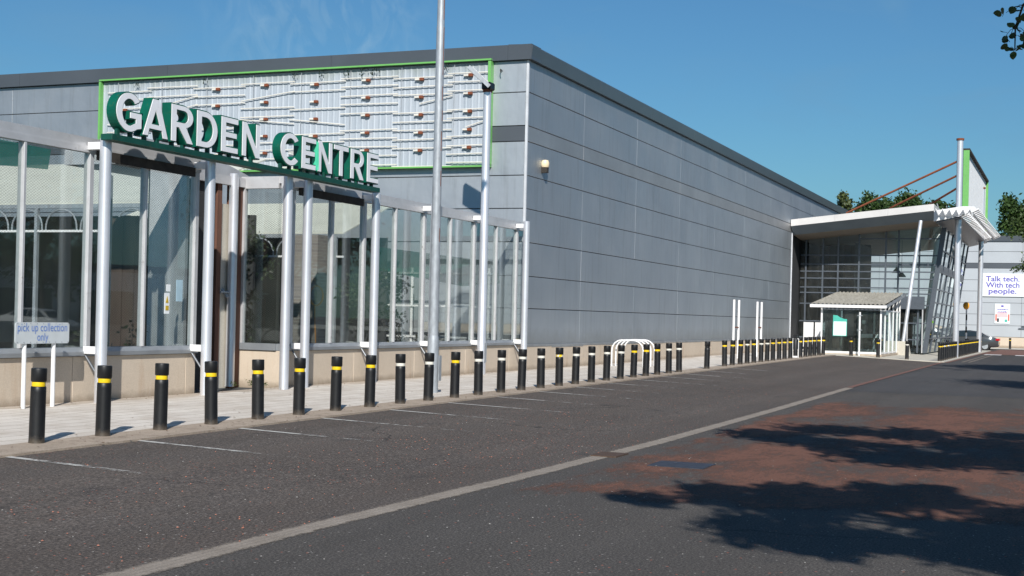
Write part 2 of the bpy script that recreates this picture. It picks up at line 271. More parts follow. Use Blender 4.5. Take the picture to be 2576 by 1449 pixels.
M['leaf_pale'] = leafm('pale_tree_leaves', (0.09, 0.12, 0.045), 0.15)
M['leaf_near'] = leafm('round_leaves', (0.06, 0.095, 0.03), 0.12)
M['hedge'] = leafm('garden_weeds', (0.02, 0.036, 0.012), 0.12)
M['bark'] = simple('bark', (0.06, 0.048, 0.038), 0.95, 0, 0.3, 6, 0.4)
M['roofsheet'] = simple('pale_canopy_sheet', (0.62, 0.62, 0.54), 0.6, 0, 0.08, 1.2, dirt=((0.3, 0.3, 0.2), 0.62, 0.6))
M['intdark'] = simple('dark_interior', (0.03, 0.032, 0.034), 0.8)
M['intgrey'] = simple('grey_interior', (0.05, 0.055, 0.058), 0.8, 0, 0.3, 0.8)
M['brick'] = None
m = MT('grey_brick'); br = m.n('ShaderNodeTexBrick'); br.inputs['Scale'].default_value = 1; br.inputs['Brick Width'].default_value = .22; br.inputs['Row Height'].default_value = .075; br.inputs['Mortar Size'].default_value = .008
br.inputs['Color1'].default_value = (0.26, 0.23, 0.21, 1); br.inputs['Color2'].default_value = (0.2, 0.18, 0.17, 1); br.inputs['Mortar'].default_value = (0.3, 0.29, 0.27, 1)
mpn = m.n('ShaderNodeMapping'); mpn.inputs['Rotation'].default_value = (R(90), 0, 0); m.l(m.tc.outputs['Object'], mpn.inputs[0]); m.l(mpn.outputs[0], br.inputs['Vector']); m.bsdf(br.outputs[0], 0.9); M['brick'] = m.m
M['hose'] = simple('orange_hose', (0.55, 0.25, 0.05), 0.5)
M['soffit'] = simple('brown_grey_soffit', (0.32, 0.27, 0.22), 0.7, 0, 0.12, 1.5)
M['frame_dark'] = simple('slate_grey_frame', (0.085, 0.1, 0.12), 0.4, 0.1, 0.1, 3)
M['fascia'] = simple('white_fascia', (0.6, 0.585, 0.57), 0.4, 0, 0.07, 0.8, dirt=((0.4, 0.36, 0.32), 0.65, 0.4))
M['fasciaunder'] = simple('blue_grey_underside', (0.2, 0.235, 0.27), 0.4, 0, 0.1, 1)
M['corr'] = simple('mossy_corrugated_roof', (0.36, 0.34, 0.29), 0.8, 0, 0.3, 5, 0.2, dirt=((0.12, 0.1, 0.06), 0.5, 0.8), sc=(0.5, 2, 1))
M['poster'] = simple('white_poster', (0.78, 0.82, 0.83), 0.5, 0, 0.02, 1)
M['teal'] = simple('teal_print', (0.06, 0.42, 0.34), 0.5)
M['purple'] = simple('purple_print', (0.115, 0.09, 0.42), 0.5, 0, 0.05)
M['blueprint'] = simple('pale_blue_print', (0.14, 0.24, 0.55), 0.6, 0, 0.2, 8)
M['pink'] = simple('pink_print', (0.75, 0.5, 0.52), 0.5)
M['coral'] = simple('coral_print', (0.75, 0.18, 0.13), 0.5)
M['signface'] = simple('pale_grey_sign', (0.56, 0.6, 0.62), 0.5, 0, 0.06, 5)
M['warn'] = simple('warning_yellow', (0.5, 0.34, 0.01), 0.5)
M['amber'] = simple('amber_globe', (0.9, 0.4, 0.03), 0.3)
M['redlamp'] = simple('red_lamp', (0.5, 0.01, 0.02), 0.2)
M['plasticcream'] = simple('aged_lamp_cover', (0.78, 0.64, 0.42), 0.35, 0, 0.1)
M['boardface'] = simple('corrugated_white_sheet', (0.58, 0.6, 0.62), 0.5, 0, 0.06, 2)
M['neon'] = simple('lime_print', (0.3, 0.7, 0.02), 0.5)
def corrsheet():
    m = MT('aged_metal_sheet'); f = m.noise(1.0, 6, 0.7, sc=(1, 3, 0.35)); cc = m.ramp(f, (0.3, (0.36, 0.41, 0.46)), (0.7, (0.47, 0.51, 0.56)))
    sp = m.n('ShaderNodeSeparateXYZ'); m.l(m.tc.outputs['Object'], sp.inputs[0])
    zz = m.math('ADD', sp.outputs['Z'], m.math('MULTIPLY', m.noise(3, 5, 0.6, sc=(1, 1, 0.3)), 0.9))
    cc = m.mix(m.math('MULTIPLY', m.ramp(m.math('SUBTRACT', zz, 8.7), (0.35, (0, 0, 0)), (0.72, (1,) * 3)), 0.45), cc, (0.2, 0.23, 0.18))
    m.bsdf(cc, 0.5, 0.1); return m.m
M['sheet'] = corrsheet()
# ------------------------------------------------------------------ mesh helpers
WO = {}                                     # world origin of each parent
class MB:
    def __init__(s): s.v = []; s.f = []
    def add(s, vs, fs):
        b = len(s.v); s.v += [tuple(p) for p in vs]; s.f += [tuple(b + i for i in f) for f in fs]; return s
    def box(s, x0, x1, y0, y1, z0, z1):
        v = [(x, y, z) for z in (z0, z1) for y in (y0, y1) for x in (x0, x1)]
        return s.add(v, [(0, 2, 3, 1), (4, 5, 7, 6), (0, 1, 5, 4), (2, 6, 7, 3), (0, 4, 6, 2), (1, 3, 7, 5)])
    def bev(s, x0, x1, y0, y1, z0, z1, b):
        """box with chamfered vertical and horizontal edges"""
        lo = [x0, y0, z0]; hi = [x1, y1, z1]; vs = []; idx = {}
        for sx in (0, 1):
            for sy in (0, 1):
                for sz in (0, 1):
                    for ax in range(3):
                        p = []
                        for k, sg in enumerate((sx, sy, sz)):
                            e = hi[k] if sg else lo[k]; p.append(e if k == ax else e + (-b if sg else b))
                        idx[(sx, sy, sz, ax)] = len(vs); vs.append(p)
        fs = []
        for ax in range(3):
            o = [k for k in range(3) if k != ax]
            for sg in (0, 1):
                q = []
                for a, c in ((0, 0), (1, 0), (1, 1), (0, 1)):
                    k = [0, 0, 0]; k[ax] = sg; k[o[0]] = a; k[o[1]] = c; q.append(idx[(*k, ax)])
                fs.append(tuple(q))
            for a in (0, 1):
                for c in (0, 1):
                    q = []
                    for sg, w2 in ((0, 0), (1, 0), (1, 1), (0, 1)):
                        k = [0, 0, 0]; k[ax] = sg; k[o[0]] = a; k[o[1]] = c; q.append(idx[(*k, o[w2])])
                    fs.append(tuple(q))
        for sx in (0, 1):
            for sy in (0, 1):
                for sz in (0, 1): fs.append(tuple(idx[(sx, sy, sz, a)] for a in range(3)))
        return s.add(vs, fs)
    def tube(s, pts, r, n=12, cap=True):
        pts = [Vector(p) for p in pts]; rs = r if isinstance(r, (list, tuple)) else [r] * len(pts)
        vs = []; fs = []
        d0 = (pts[1] - pts[0]).normalized(); a = Vector((0, 0, 1)) if abs(d0.z) < 0.9 else Vector((1, 0, 0)); u = d0.cross(a).normalized()
        for i, p in enumerate(pts):
            d = (pts[min(i + 1, len(pts) - 1)] - pts[max(i - 1, 0)]).normalized(); u = (u - d * u.dot(d)).normalized(); v = d.cross(u)
            for k in range(n):
                t = 2 * PI * k / n; vs.append(p + (u * math.cos(t) + v * math.sin(t)) * rs[i])
        for i in range(len(pts) - 1):
            for k in range(n): fs.append((i * n + k, i * n + (k + 1) % n, (i + 1) * n + (k + 1) % n, (i + 1) * n + k))
        if cap: fs.append(tuple(reversed(range(n)))); fs.append(tuple((len(pts) - 1) * n + k for k in range(n)))
        return s.add(vs, fs)
    def lathe(s, prof, c=(0, 0, 0), n=24):
        vs = []; fs = []; m_ = len(prof)
        for r, z in prof:
            for k in range(n): t = 2 * PI * k / n; vs.append((c[0] + r * math.cos(t), c[1] + r * math.sin(t), c[2] + z))
        for i in range(m_ - 1):
            for k in range(n): fs.append((i * n + k, i * n + (k + 1) % n, (i + 1) * n + (k + 1) % n, (i + 1) * n + k))
        fs.append(tuple(reversed(range(n)))); fs.append(tuple((m_ - 1) * n + k for k in range(n)))
        return s.add(vs, fs)
    def prism(s, poly, ax, a, b):
        """polygon given in the two axes other than ax, extruded from a to b along ax"""
        def mk(p, t):
            q = list(p); q.insert(ax, t); return q
        n = len(poly); vs = [mk(p, a) for p in poly] + [mk(p, b) for p in poly]
        fs = [tuple(reversed(range(n))), tuple(range(n, 2 * n))] + [(i, (i + 1) % n, n + (i + 1) % n, n + i) for i in range(n)]
        return s.add(vs, fs)
    def quad(s, a, b, c, d): return s.add([a, b, c, d], [(0, 1, 2, 3)])
    def build(s, name, mat, parent=None, local=False, smooth=False, label=None, kind=None):
        me = bpy.data.meshes.new(name); me.from_pydata(s.v, [], s.f); me.update()
        me.materials.append(M[mat] if isinstance(mat, str) else mat)
        if smooth:
            for p in me.polygons: p.use_smooth = len(p.vertices) == 4
        o = bpy.data.objects.new(name, me); col.objects.link(o)
        if smooth:
            try: me.set_sharp_from_angle(angle=R(40))
            except Exception: pass
        if parent:
            o.parent = parent
            if local: WO[o.name] = Vector((0, 0, 0))
            else: o.location = -WO[parent.name]; WO[o.name] = Vector((0, 0, 0))
        else: WO[o.name] = Vector((0, 0, 0))
        if label: o['label'] = label
        if kind: o['kind'] = kind
        return o
def tag(o, label=None, cat=None, group=None, kind=None):
    for k, v in (('label', label), ('category', cat), ('group', group), ('kind', kind)):
        if v: o[k] = v
    return o
def thing(name, label, cat, loc=(0, 0, 0), group=None, rz=0):
    o = bpy.data.objects.new(name, None); col.objects.link(o); o.location = loc; o.rotation_euler = (0, 0, rz); o.empty_display_size = 0.2
    WO[o.name] = Vector(loc); return tag(o, label, cat, group)
def copy_tree(o, parent=None):
    c = o.copy(); col.objects.link(c)
    if parent: c.parent = parent
    for ch in list(o.children): copy_tree(ch, c)
    return c
def structure(name, mb, mat, smooth=False): return tag(mb.build(name, mat, smooth=smooth), kind='structure')
def gz(x): return 0.0032 * min(max(x, -40), 62)
def G(x, y):
    """road level is flat; the parking lane falls towards it from the kerb"""
    return gz(x) * min(max((y - 5.85) / 4.65, 0), 1)
CYP = [(-60, 5.4), (6.8, 5.39), (9, 5.39), (13, 5.27), (18, 5.2), (26, 5.27), (37, 5.47), (66, 5.72), (130, 5.8)]
def cy(x):
    """centre of the channel"""
    for (a, b), (c, d) in zip(CYP[:-1], CYP[1:]):
        if x <= c: t = max(0, (x - a) / (c - a)); return b + (d - b) * t
    return CYP[-1][1]
def fz(x, y):
    """footway level: follows the kerb at the road and the wall base at the building"""
    t = min(max((y - 10.5) / 4.1, 0), 1); a = gz(x) + 0.012; b = max(0.135, gz(x)) ; return a + (b - a) * t
XS = [-60, -40, -20, 0, 10, 20, 30, 40, 50, 60, 80, 110, 160, 400]
def strip(x0, x1, y0, y1, dz, ny=1, zf=None):
    xs = sorted(set([x0, x1] + [x for x in XS if x0 < x < x1])); mb = MB(); ys = [y0 + (y1 - y0) * k / ny for k in range(ny + 1)]
    zf = zf or G; vs = [(x, y, zf(x, y) + dz) for x in xs for y in ys]; k = ny + 1
    fs = [(i * k + j, (i + 1) * k + j, (i + 1) * k + j + 1, i * k + j + 1) for i in range(len(xs) - 1) for j in range(ny)]
    return mb.add(vs, fs)
# ------------------------------------------------------------------ the ground
structure('ground', strip(-60, 400, -200, 260, -0.03, 1, lambda x, y: 0), 'bay')
def ribbon(x0, x1, ya, yb, dz, n=14, ny=1):
    mb = MB(); vs = []
    for i in range(n + 1):
        x = x0 + (x1 - x0) * i / n; a = ya(x) if callable(ya) else ya; b = yb(x) if callable(yb) else yb
        for k in range(ny + 1): y = a + (b - a) * k / ny; vs.append((x, y, G(x, y) + dz))
    m_ = ny + 1; return mb.add(vs, [(i * m_ + k, (i + 1) * m_ + k, (i + 1) * m_ + k + 1, i * m_ + k + 1) for i in range(n) for k in range(ny)])
structure('parking_lane', ribbon(-60, 66.5, lambda x: cy(x), 10.5, 0.0, 120, 6), 'bay')
structure('road', ribbon(-60, 120, -9, lambda x: cy(x) - .0, -0.0015, 120), 'road')
structure('smooth_road', ribbon(34.5, 88.3, -9, lambda x: cy(x) - .01, 0.0), 'roadnew')
def worn_edge(x0, x1, y0, y1):
    random.seed(5); mb = MB(); n = 60; a = []; b = []
    pts = []
    for k in range(n): pts.append((x0 + 0.10 * random.random() + 0.2 * math.sin(k * 0.21), y0 + (y1 - y0) * k / n))
    for k in range(n): pts.append((x0 + (x1 - x0) * k / n, y1 - 0.02 * random.random()))
    for k in range(n): pts.append((x1 + 0.5 * random.random() - 0.1 * k / n, y1 - (y1 - y0) * k / n))
    pts.append((x1, y0)); pts.append((x0 + .1, y0))
    c = ((x0 + x1) / 2, (y0 + y1) / 2); vs = [(c[0], c[1], 0.003)] + [(p[0], p[1], 0.003) for p in pts]
    return mb.add(vs, [(0, i + 1, (i + 1) % len(pts) + 1) for i in range(len(pts))])
structure('red_surfacing', ribbon(10.6, 34, -8.5, lambda x: cy(x) - .1, 0.0015, 60), 'red')
# concrete channel between parking lane and road
_o = structure('channel', ribbon(-4, 36.5, lambda x: cy(x) - .15, lambda x: cy(x) + .13, 0.003, 120, 8), 'channelw')
_a = _o.data.attributes.new('edge', 'FLOAT', 'POINT')
for i in range(len(_o.data.vertices)): _a.data[i].value = abs((i % 9) / 4 - 1)
structure('brick_kerb', ribbon(36.5, 66.4, lambda x: cy(x) - .09, lambda x: cy(x) + .07, 0.012), 'crossing')
# footway along the building with its edge strip
def lip(x0, x1, y, dz0, dz1):
    xs = sorted(set([x0, x1] + [x for x in XS if x0 < x < x1])); mb = MB()
    vs = [(x, y, G(x, y) + d) for x in xs for d in (dz0, dz1)]
    return mb.add(vs, [(2 * i, 2 * i + 2, 2 * i + 3, 2 * i + 1) for i in range(len(xs) - 1)])
k_ = strip(-20, 65.2, 10.42, 11.1, 0.012, 2, lambda x, y: fz(x, y)); l_ = lip(-20, 65.2, 10.42, -0.02, 0.024); k_.add(l_.v, l_.f)
structure('kerb', k_, 'kerb')
structure('pavement', strip(-20, 80, 11.1, 14.6, 0.006, 4, lambda x, y: fz(x, y)), 'paving')
# footway in front of the entrance
def EZ(y): return max(.045, .205 - max(0, 10.42 - y) * .036)
e_ = MB(); ys_ = [10.42, 9.2, 8, 7, 6.2, 5.62]; vs = []
for y in ys_:
    x0 = 65.2 + (10.42 - y) * .25; vs += [(x0, y, G(x0, y) - .02), (x0, y, EZ(y)), (104, y, EZ(y))]
e_.add(vs, [f for i in range(5) for f in ((3 * i + 1, 3 * i + 4, 3 * i + 5, 3 * i + 2), (3 * i, 3 * i + 3, 3 * i + 4, 3 * i + 1))])
e_.add([(65.2, 11.1, fz(65.2, 11.1) + .008), (65.2, 10.42, EZ(10.42)), (104, 10.42, EZ(10.42)), (104, 14.6, .21), (80, 14.6, .21), (80, 11.1, .21)], [(0, 1, 2, 3, 4, 5)])
e_.add([(66.4, 5.62, -.02), (104, 5.62, -.02), (104, 5.62, .045), (66.4, 5.62, .045)], [(0, 1, 2, 3)])
structure('entrance_pavement', e_, 'concrete')
structure('brick_kerb', strip(66.0, 104, 5.42, 5.61, 0.012, 1, lambda x, y: 0), 'crossing')
structure('crossing', strip(90.5, 112, -9, 5.4, 0.010, 1, lambda x, y: 0), 'crossing')
structure('far_pavement', strip(112, 150, -60, 30, 0.05, 1, lambda x, y: 0), 'concrete')
zb = MB()
for a, b in ((5.2, 4.2), (3.4, 2.2), (.9, -.4)): q = strip(88.4, 90.4, b, a, 0.016, 1, lambda x, y: 0); zb.add(q.v, q.f)
structure('give_way_marks', zb, 'white')
dy = MB()
for y in (4.95, 4.65): q = strip(68, 88, y - .05, y + .05, 0.006, 1, lambda x, y: 0); dy.add(q.v, q.f)
structure('kerb_lines', dy, 'channel')
# faded bay lines: one sheet each
for k, x in enumerate([7.0, 9.15, 11.32, 13.52, 15.66, 17.85, 20.05, 22.3, 24.5, 26.8, 29.1, 31.4, 33.7, 36, 38.3, 41, 44]):
    q = strip(x - 0.05, x + 0.05, 5.8, 10.44, 0.006, 6); q.v = [(vx - (10.44 - vy) * 0.155, vy, G(vx, vy) + .006) for vx, vy, vz in q.v]
    structure('bay_line', q, 'line')
dc = MB()
mh = tag(MB().box(14.85, 15.45, 3.8, 4.45, .0, .009).build('manhole_cover', 'iron'), 'dark rectangular iron cover set in the red worn road surfacing', 'manhole cover')
dg = tag(MB().box(15.5, 16.0, 5.03, 5.36, -.01, .014).build('drain_cover', simple('dull_brown_iron', (0.075, 0.045, 0.03), .85, 0, .3, 20)), 'small rusty drain cover set in the pale channel line', 'drain cover')
# ------------------------------------------------------------------ bollards
m = MT('scuffed_bollard_plastic'); _f = m.noise(7, 7, .7); _c = m.ramp(_f, (0.35, (0.0045, 0.0047, 0.0055)), (0.75, (0.011, 0.011, 0.012)))
_oi = m.n('ShaderNodeObjectInfo'); _mp = m.n('ShaderNodeVectorMath', operation='ADD'); m.l(m.tc.outputs['Object'], _mp.inputs[0]); m.l(_oi.outputs['Location'], _mp.inputs[1])
_sc = m.ramp(m.noise(14, 8, .8, vec=_mp.outputs[0], sc=(1, 1, .3)), (0.6, (0, 0, 0)), (0.7, (.5,) * 3)); _c = m.mix(_sc, _c, (0.06, 0.056, 0.05))
_s = m.n('ShaderNodeSeparateXYZ'); m.l(m.tc.outputs['Object'], _s.inputs[0])
_d = m.ramp(m.math('ADD', _s.outputs['Z'], m.math('MULTIPLY', m.noise(12, 6, .8, vec=_mp.outputs[0]), .2)), (0.08, (0.85,) * 3), (0.2, (0, 0, 0))); _c = m.mix(_d, _c, (0.12, 0.095, 0.07))
m.bsdf(_c, .45, 0, m.noise(90, 3), .15, .004); M['bol'] = m.m
def make_bollard(band, w=None):
    t = thing('bollard', 'x', 'bollard')
    MB().lathe([(0.093, 0.0), (0.091, 0.02), (0.089, 0.05), (0.087, 0.6), (0.086, 0.655), (0.08, 0.664), (0.074, 0.666)], n=28).build('body', 'bol', t, True, True)
    MB().lathe([(0.075, 0.655), (0.077, 0.665), (0.077, 0.713), (0.075, 0.723)], n=28).build('band', band, t, True, True)
    MB().lathe([(0.072, 0.715), (0.083, 0.719), (0.089, 0.728), (0.089, 0.86), (0.086, 0.871), (0.08, 0.873)], n=28).build('cap', 'bol', t, True, True)
    return t
protos = {'y': make_bollard('yellow'), 'w': make_bollard('cream'), 'h': make_bollard('halfband'), 'n': make_bollard('black')}
used = set()
BN = {'y': 'yellow', 'w': 'white', 'h': 'half yellow', 'n': 'missing'}
ORD = 'first second third fourth fifth sixth seventh eighth ninth tenth eleventh twelfth thirteenth fourteenth fifteenth sixteenth seventeenth eighteenth nineteenth twentieth twenty-first twenty-second twenty-third twenty-fourth twenty-fifth twenty-sixth twenty-seventh twenty-eighth'.split()
def put_bollard(kind, x, y, z, label, group):
    o = protos[kind] if kind not in used else copy_tree(protos[kind]); used.add(kind)
    random.seed(int(x * 977 + y * 31)); o.location = (x, y, z); o.rotation_euler = (R(random.uniform(-1.1, 1.1)), R(random.uniform(-1.1, 1.1)), random.uniform(0, 6))
    tag(o, label, 'bollard', group); return o
main = [12.39, 13.51, 14.61, 15.71, 16.83, 17.92, 19.0, 20.1, 21.18, 22.26, 23.36, 24.44, 25.55, 26.63, 27.73, 28.85, 29.91, 31.02, 32.15, 33.25, 34.36, 35.47, 36.56, 37.73, 38.83]
kinds = 'yyyyyyyywwywwwwhwwwwyyyww'
near = {0: 'in front of the pick up collection sign', 1: 'in front of the leftmost silver column', 3: 'in front of the column left of the doorway', 5: 'in front of the column right of the doorway', 7: 'below the right end of the green lettering', 9: 'in front of the tall rusty lamp post', 11: 'in front of the floodlight pole', 13: 'in front of the short column at the corner of the warehouse'}
for i, (x, k) in enumerate(zip(main, kinds)):
    lb = '%s banded black bollard %s' % (BN[k], near[i]) if i in near else '%s banded black bollard, %s from the left in the kerbside row' % (BN[k], ORD[i])
    put_bollard(k, x, 11.355 - .03505 * x + .000483 * x * x, fz(x, 10.85), lb, 'bollards along the kerb')
put_bollard('n', 42.15, 10.74, fz(42.15, 10.74), 'black bollard without any band standing alone between two kerb rows', 'bollards along the kerb')
clu = [45.0, 46.1, 47.3, 48.4, 49.5, 50.7, 51.8, 52.9, 54.1, 55.2, 56.4, None, 58.6, 59.8, 60.9, 62.0, 63.2, 64.3]; ck = 'yyyhywwyyyy-yyyyyy'
j = 0
for x, k in zip(clu, ck):
    if x is None: continue
    put_bollard(k, x, 10.86, fz(x, 10.9), '%s banded black bollard, %s from left in the tight row before the kiosk' % (BN[k], ORD[j]), 'bollards before the kiosk'); j += 1
for x, y, k, lb in ((65.9, 9.82, 'y', 'black bollard with yellow band standing before the kiosk door, level with its white post'), (66.1, 8.6, 'y', 'black bollard with yellow band at the right corner of the glass kiosk'), (66.3, 7.3, 'w', 'black bollard with white band beside the concrete foot of the leaning column')):
    put_bollard(k, x, y, EZ(y), lb, 'bollards across the entrance')
for i in range(28):
    put_bollard('w' if i in (2, 4, 9) else 'y', 66.7 + i * 1.16, 5.86 + i * .004, 0.045, '%s banded black bollard, %s from the near end of the dense guard row' % ('white' if i in (2, 4, 9) else 'yellow', ORD[i]), 'bollards in the guard row')
put_bollard('y', 80, 6.62, 0.05, 'black bollard with yellow band left of the tall mast, behind the guard row', 'bollards behind the guard row')
put_bollard('y', 98.9, 6.86, 0.05, 'black bollard with yellow band behind the guard row, between the two masts', 'bollards behind the guard row')
put_bollard('y', 114, 4.74, 0.05, 'black bollard with yellow band far off right of the parked grey car', 'far bollards')
# the lift-out post in a white frame inside the tight row
t = thing('framed_post', 'black post held in a white steel frame among the tight bollard row', 'post', (57.5, 10.86, fz(57.5, 10.9)))
MB().lathe([(0.085, 0.1), (0.085, 0.78), (0.08, .79)], (57.5, 10.86, t.location.z)).build('post_body', 'black', t, smooth=True)
MB().box(57.42, 57.58, 10.78, 10.94, t.location.z + .83, t.location.z + 1.0).build('cap', 'black', t)
f_ = MB(); z_ = t.location.z
for sy in (-.125, .125): f_.tube([(57.5, 10.86 + sy, z_), (57.5, 10.86 + sy, z_ + .82)], .016, 8)
f_.tube([(57.5, 10.735, z_ + .82), (57.5, 10.985, z_ + .82)], .02, 8); f_.box(57.42, 57.58, 10.76, 10.96, z_ + .03, z_ + .1); f_.build('frame', 'white', t)
# ------------------------------------------------------------------ the warehouse
GY = 14.6; FX = 36.1; TOP = 9.43
wh = thing('warehouse', 'long grey metal-clad warehouse with dark coping and banded panels', 'building', (FX, GY, 0))
LV = [0.86, 1.9, 2.83, 3.8, 4.76, 5.71, 6.68, 7.13, 8.09, 9.0]
VX = [36.1, 40.93, 46.6, 52.4, 58.1, 63.8, 69.6, 75.4, 81.2, 87.0, 92.8, 98.0]
g = 0.011
back = MB().box(FX + .06, 98, GY + .05, GY + .4, 0.0, TOP - .05); back.box(FX + .05, FX + .4, GY + .4, 60, 0, TOP - .05); back.build('wall_core', 'joint', wh)
sp = MB(); sd_ = MB()
random.seed(11)
for i in range(len(LV) - 1):
    for k in range(len(VX) - 1):
        if k >= 7 and LV[i] < 6.5: continue
        x0, x1 = VX[k] + g / 2, VX[k + 1] - g / 2
        if k == 0: x0 = FX + .07
        jy = random.uniform(-.003, .003)
        (sd_ if i == 6 else sp).bev(x0, x1, GY + jy, GY + .045, LV[i] + g, LV[i + 1] - g, .006)
sp.build('side_cladding', 'clad', wh); sd_.build('side_band', 'clad_mid', wh)
fp = MB(); fd = MB(); ys = [GY + .07, 16.0, 21.8, 27.6, 33.4, 39.2, 45, 50.8, 59.9]
for i in range(len(LV) - 1):
    if LV[i] < 0.5: continue
    for k in range(len(ys) - 1):
        (fd if i == 6 else fp).bev(FX, FX + .045, ys[k] + g / 2, ys[k + 1] - g / 2, LV[i] + g, LV[i + 1] - g, .006)
fp.build('front_cladding', 'clad', wh); fd.build('front_band', 'clad_dark', wh)
MB().bev(FX - .008, FX + .068, GY - .008, GY + .068, .86, 9.0, .008).build('corner_trim', 'corner', wh)
cp = MB()
for a, b in zip([FX - .12, 42, 48, 54, 60, 66, 72, 78, 84, 90], [42, 48, 54, 60, 66, 72, 78, 84, 90, 98]):
    cp.prism([(GY - .12, 9.0), (GY - .16, 9.38), (GY - .1, TOP), (GY + .6, TOP + .02), (GY + .6, 9.0)], 0, a + .006, b - .006)
for a, b in zip([GY + .6, 21, 27, 33, 39, 45, 51], [21, 27, 33, 39, 45, 51, 60]):
    cp.prism([(FX - .12, 9.0), (FX - .16, 9.38), (FX - .1, TOP), (FX + .6, TOP + .02), (FX + .6, 9.0)], 1, a + .006 if a > 16 else GY - .12, b - .006) if False else cp.box(FX - .13, FX + .6, (a + .004), b - .004, 9.0, TOP + .003)
cp.box(FX - .13, FX + .6, GY - .13, GY + .598, 9.001, TOP + .004)
cp.build('coping', 'coping', wh)
MB().box(FX + .5, 98, GY + .61, 60, 9.1, 9.3).build('roof', 'coping', wh)
pl = MB().box(FX - .02, 75.5, GY - .03, GY + .3, 0.0, 0.80); pl.box(FX - .02, FX + .3, GY + .3, 60, 0, .80); pl.build('plinth', 'plinth', wh)
random.seed(4)
fl = MB(); xx = FX
while xx < 75:
    l2 = random.uniform(2.0, 3.2); dz = random.choice([0, 0, .012, .03]); x2 = min(xx + l2, 75.4)
    fl.prism([(GY - .04, .80 - dz), (GY - .045, .86 - dz * .4), (GY + .02, .875), (GY + .02, .79)], 0, xx + .003, x2 - .003); xx = x2
fl.build('base_flashing', 'sill', wh)
MB().box(75.42, 75.5, GY - .05, GY + .1, .85, 6.7).build('corner_trim', 'corner', wh)
# bulkhead lamp on the side wall
t = thing('wall_lamp', 'small aged bulkhead lamp fixed high on the side wall near the corner', 'lamp', (37.35, GY, 6.1))
MB().lathe([(0.02, 0.16), (.09, .15), (.12, .08), (.12, -.02), (.1, -.06)], (37.33, GY - .1, 6.12), 16).build('cover', 'plasticcream', t, smooth=True)
MB().box(37.25, 37.41, GY - .18, GY - .005, 5.9, 6.06).build('lamp_base', 'darkwood', t)
t = thing('wall_hook', 'small curved hook on the front wall right of the green sign frame', 'hook', (FX, 15.4, 8.7))
MB().tube([(FX, 15.42, 8.72), (FX - .12, 15.42, 8.75), (FX - .18, 15.4, 8.7), (FX - .18, 15.38, 8.64)], .016, 6).build('hook_arm', 'darkwood', t)
# ------------------------------------------------------------------ stripped sign box with tubes
sb = thing('sign_box', 'large stripped sign box in a green frame with bare tubes, on the warehouse front', 'sign box', (FX, 22.6, 7.4))
y0, y1, z0, z1 = 15.68, 29.62, 5.95, 9.06; dx = .22
fr = MB()
for a, b, c, d in ((y0, y1, z1 - .045, z1), (y0, y1, z0, z0 + .045)): fr.box(FX - dx, FX - .01, a, b, c, d)
for a, b in ((y0, y0 + .09), (y1 - .07, y1)): fr.box(FX - dx - .002, FX - .01, a + .001, b - .001, z0 + .07, z1 - .07)
fr.build('frame', 'brightgreen', sb)
sh = MB(); yy = y0 + .09
while yy < y1 - .1:
    a = yy; pitch = .2
    v = [(FX - .06, a), (FX - .06, a + .12), (FX - .07, a + .14), (FX - .07, min(a + .18, y1 - .07)), (FX - .06, min(a + .2, y1 - .07))]
    for p, q in zip(v[:-1], v[1:]): sh.quad((p[0], p[1], z0 + .07), (q[0], q[1], z0 + .07), (q[0], q[1], z1 - .07), (p[0], p[1], z1 - .07))
    yy += pitch
sh.build('back_sheet', 'sheet', sb)
rd = MB(); bars = [y0 + 1.2 + k * 1.72 for k in range(8)]
for y in bars: rd.tube([(FX - .11, y, z0 + .08), (FX - .11, y, z1 - .08)], .013, 6)
rd.build('support_rod', 'galv', sb)
random.seed(21)
edges = [y0 + .12] + [y0 + 1.3 + k * 1.78 for k in range(8)]
nt_ = 0
for c in range(8):
    for r in range(11):
        if nt_ >= 98: break
        z = z1 - .36 - r * .262 + (c % 2) * -.07 + random.uniform(-.015, .015)
        a = edges[c] - .06; b = min(edges[c + 1] + .1, y1 - .12) if c < 7 else y1 - .3
        q = random.random()
        if q < .1 or (c >= 5 and q < .22): continue
        ta = tb = 0
        if q > .93: ta = .22
        elif q > .88: tb = .2
        if q > .96: b = a + (b - a) * .55
        MB().tube([(FX - .13, a, z + ta), (FX - .13, b, z + tb + random.uniform(-.02, .02))], .017, 8).build('tube', 'tube', sb); nt_ += 1
for c in range(8):
    for r in range(6):
        yc = edges[c] + (.55 if c < 1 else .95); z = z1 - .44 - r * .524 - (c % 2) * .05
        if random.random() < .08 or z < z0 + .15: continue
        b_ = MB().bev(FX - .19, FX - .09, yc - .065, yc + .06, z - .042, z + .042, .01)
        o = b_.build('rusty_bracket', 'rust', sb)
        MB().bev(FX - .17, FX - .1, yc + .065, yc + .22, z - .026, z + .026, .008).build('tube_holder', 'tube', sb)
ms = MB(); random.seed(2)
ml = MB()
for k in range(9):
    y = random.uniform(y0 + 1, y1 - 1); 
    for q in range(9):
        a = y + random.uniform(-.1, .1); z = z1 - .08 - random.uniform(0, .2) ; ml.quad((FX - .22, a, z), (FX - .2, a + .04, z + .01), (FX - .2, a + .03, z - .04), (FX - .23, a - .01, z - .05))
ml.build('moss', 'hedge', sb)
